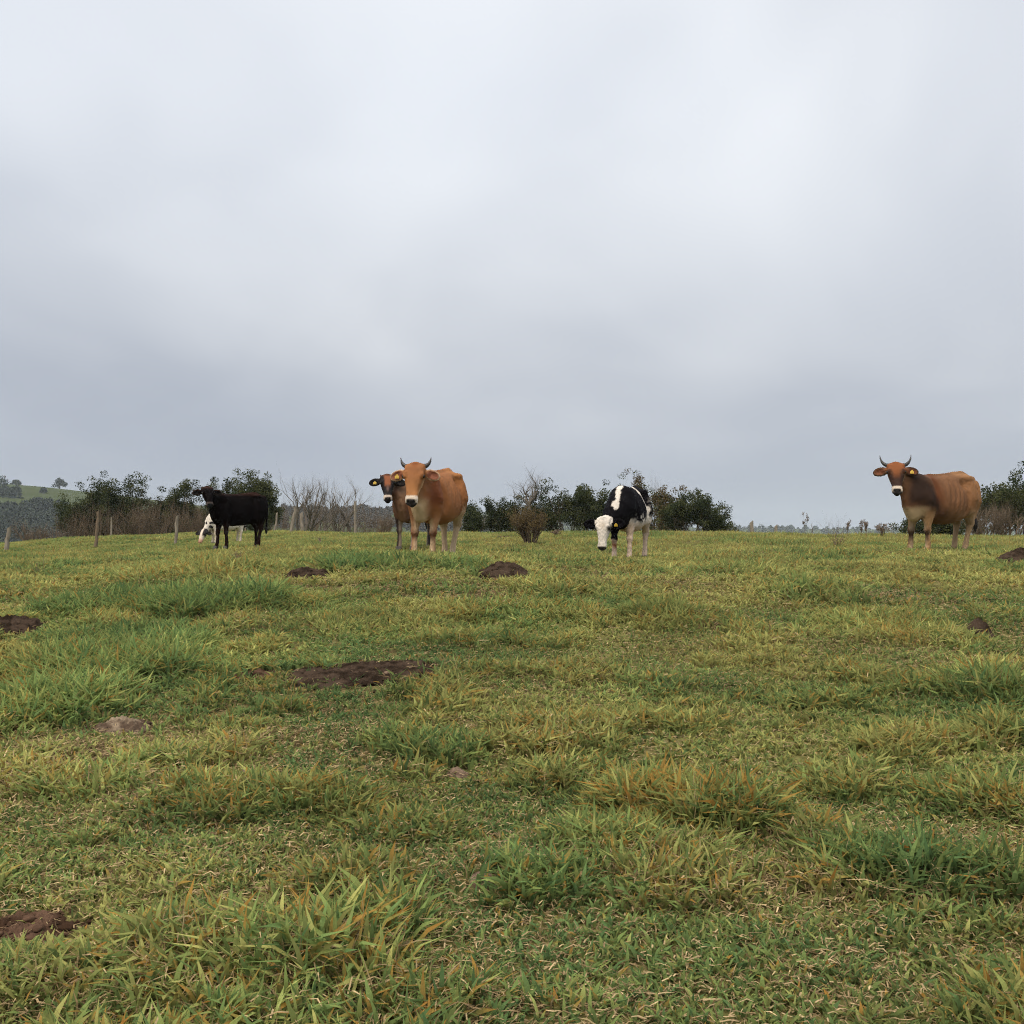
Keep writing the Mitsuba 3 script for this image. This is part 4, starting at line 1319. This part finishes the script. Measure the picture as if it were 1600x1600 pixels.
def coat_pied(cow, P, F, h, N):
    x, y, z = P.T
    u, v, w = h
    W, B = np.array((.60, .56, .51)), np.array((.0055, .005, .0068))
    P = P + .13 * np.stack([nfbm(P * 7 + k, 4, seed=60 + k) - .5 for k in (1, 2, 3)], -1)
    x, y, z = P.T
    N2 = nfbm(P * 9 + 3, 3, seed=9)
    jag = (N2 - .5)
    c = np.tile(B, (len(P), 1))
    white = lambda c, m: lerp(c, W, np.clip(m, 0, 1))  # noqa: E731
    # crest of the neck and withers
    c = white(c, ss(.05, .035, np.abs(y + .02) + .06 * jag) * ss(.42, .50, x) * ss(.98, .92, x + .16 * jag) * (z > .86) * (F['head'] > .05))
    c = white(c, ss(.025, .012, np.abs(x - (.33 + .10 * (1.15 - z) * 0) + .05 * jag)) * ss(.92, 1.02, z) * (y > 0.0))
    # band over the loin, running down the flank
    c = white(c, ss(.065, .04, np.abs(x + .16 + .42 * (1.15 - z) + .16 * jag)) * ss(.50, .70, z))
    c = white(c, ss(.03, .012, np.abs(x + .55 + .08 * jag)) * ss(.8, 1.0, z))
    c = white(c, ss(.575, .60, nfbm(P * 17 + 5, 3, seed=77)) * ss(.80, .70, z) * ss(.5, .3, x) * (y > 0))
    c = white(c, ss(.60, .64, N2 + .10 * N) * ss(-.30, -.5, x) * ss(1.15, .8, z) * .95)
    # belly and legs
    c = white(c, ss(.66, .60, z + .14 * jag + .25 * ss(.22, .40, x)) * (F['legs'] > .03))
    legm = F['legs'] < .035
    c = white(c, legm * ss(.74, .66, z + .12 * jag + .06 * (x > 0)))
    c = white(c, ss(.55, .72, x) * 0)
    pink = (.56, .40, .29)
    c = lerp(c, pink, (c[:, 0] > .4) * ss(.72, .5, z) * .75)
    c = lerp(c, B, legm * (x > 0) * (y < 0) * ss(.33, .36, z))           # the far foreleg is black to the knee
    c = lerp(c, B, legm * (x < 0) * (y < 0) * ss(.25, .30, z))
    c = lerp(c, (.20, .08, .04), legm * (x > 0) * (y < 0) * np.exp(-((z - .26) / .05) ** 2) * ss(.45, .47, x))
    hd = F['head'] < .02
    c = lerp(c, (.60, .56, .51), hd * 1.0)
    c = lerp(c, (.44, .37, .29), hd * np.exp(-((u - .12) / .07) ** 2) * ss(.09, .02, np.abs(w)) * N2 * 1.2)
    c = lerp(c, B, hd * np.exp(-(((u - .175) / .045) ** 2 + ((np.abs(w) - .118) / .026) ** 2) ** 1.5) * .95)
    c = lerp(c, (.16, .14, .13), hd * ss(-.03, -.09, v) * ss(.03, .12, u) * ss(.40, .3, u) * .8)
    c = lerp(c, B, ((F['ears'] < .004) & ~hd) * 1.0)
    n = ss(.478, .49, u) * hd
    return lerp(c, (.035, .03, .03), n)


def coat_spots(cow, P, F, h, N):
    x, y, z = P.T
    u, v, w = h
    N2 = nfbm(P * 7.5 + 1.3, 2, seed=31)
    c = lerp((.58, .54, .48), (.012, .010, .011), ss(.60, .64, N2) * (z > .45))
    c = lerp(c, (.56, .46, .35), ss(.6, .4, z) * .6)
    hd = F['head'] < .02
    c = lerp(c, (.58, .50, .42), hd * 1.0)
    c = lerp(c, (.02, .017, .018), hd * ss(.02, .06, np.abs(w)) * ss(.3, .2, u))
    c = lerp(c, (.34, .19, .13), hd * ss(.30, .44, u))
    return lerp(c, (.016, .014, .014), (F['ears'] < .004) & ~hd)


def facing(px, d, theta):
    """(ground point, heading): at depth d under column px, turned theta degrees away from the viewer towards the picture's left."""
    p = stand(px, d)
    return p, math.atan2(-p[1], -p[0]) - math.radians(theta)


R_ = math.radians
p, hdg = facing(683, 15.6, 20)
place_cow('cow', Cow((.80, -.012, 1.235), R_(20 - 11), R_(62), headsize=1.09, feet=[(.02, -.02), (.08, -.01), (.02, -.10), (-.06, .03)], girth=.93, ear=.94, bony=2.4, ear_droop=.35,
                     ear_back=.12), p, hdg, 1.03, coat_orange,
          'orange-brown horned cow with cream chest and shins, facing the camera', 'cow', horns=(.20, .75, .58, .10, .032), tags=(-1,), seed=1)
p, hdg = facing(1469, 17.7, 38)
place_cow('cow', Cow((.86, -.11, 1.335), R_(38 + 6), R_(54), feet=[(-.02, 0), (.03, -.03), (.02, -.10), (.05, 0)], girth=1.0, bony=2.4, belly=.02, headsize=1.0, ear_droop=.12, ear_back=.2,
                     tail=[(-.75, 0, 1.13), (-.82, 0, 1.04), (-.84, 0, .88), (-.82, .0, .68), (-.80, .02, .48)]), p, hdg, 1.06, coat_brown,
          'brown cow with long upturned horns and a dark shoulder, alone at the right', 'cow', horns=(.215, .92, .78, .02, .033), tags=(1,), seed=2)
p, hdg = facing(646, 18.8, 16)
place_cow('cow', Cow((.86, -.22, 1.285), R_(16 + 3), R_(56), headsize=.98, girth=.95, ear_droop=.2, ear_back=.15), p, hdg, .95, coat_dusky,
          'dusky cow with a black face and rust forehead, mostly hidden behind the orange-brown cow', 'cow', horns=(.055, .5, .9, .0, .020), tags=(-1,), seed=3)
p, hdg = facing(372, 19.8, 60)
place_cow('cow', Cow((.80, .12, 1.30), R_(60 + 12), R_(50), headsize=.98, length=.84, girth=.77, leg=.90, belly=-.04, feet=[(-.04, .0), (.05, 0), (.05, 0), (-.06, 0)], dewlap=0, bony=.4, ear_droop=.1, ear_back=.2,
                     tail=[(-.64, 0, 1.13), (-.70, 0, 1.06), (-.72, 0, .9), (-.71, .0, .62), (-.69, .01, .42)]), p, hdg, .83, coat_black,
          'black calf standing side-on with its head turned to the camera', 'calf', horns=(.045, .5, .9, .0, .018), seed=4, sw_len=.16, hide='dark_coat')
p, hdg = facing(983, 16.5, 15)
place_cow('cow', Cow((.98, -.155, .68), R_(15 - 16), R_(78), roll=R_(4), headsize=.94, girth=.87, length=.93, neck_r=1.4, feet=[(.02, 0), (.12, .02), (.0, 0), (-.02, 0)], dewlap=.0, bony=1.4, ear=1.22,
                     ear_droop=.0, ear_back=.05, tail=[(-.70, 0, 1.13), (-.75, .02, 1.06), (-.78, .06, .88), (-.77, .10, .66), (-.76, .12, .50)]), p, hdg, .90, coat_pied,
          'black and white cow with a white face, grazing with its head down', 'cow', tags=(1,), seed=5, switch='switch_pale', sw_len=.2, hide='dark_coat')
p, hdg = facing(352, 31.0, 68)
place_cow('cow', Cow((.86, .10, .50), R_(40), R_(62), headsize=1.0, girth=.85, length=.92, neck_r=.95, dewlap=0, bony=.3), p, hdg, .78, coat_spots,
          'white calf with black spots grazing behind the black calf', 'calf', seed=6, switch='switch_pale', sw_len=.15)


# ------------------------------------------------------------------ the air between here and the hills
scene['air'] = {'type': 'homogeneous', 'albedo': {'type': 'rgb', 'value': [0.76, 0.86, 0.98]}, 'sigma_t': 0.00024, 'phase': {'type': 'isotropic'}}
scene['haze'] = {'type': 'cube', 'to_world': T().translate([0, 1000, 5]).scale([3600, 2400, 58]), 'bsdf': {'type': 'null'}, 'interior': {'type': 'ref', 'id': 'air'}}
scene['camera']['medium'] = {'type': 'ref', 'id': 'air'}
labels['haze'] = {'kind': 'stuff', 'label': 'pale bluish haze in the air over the valley', 'category': 'haze'}
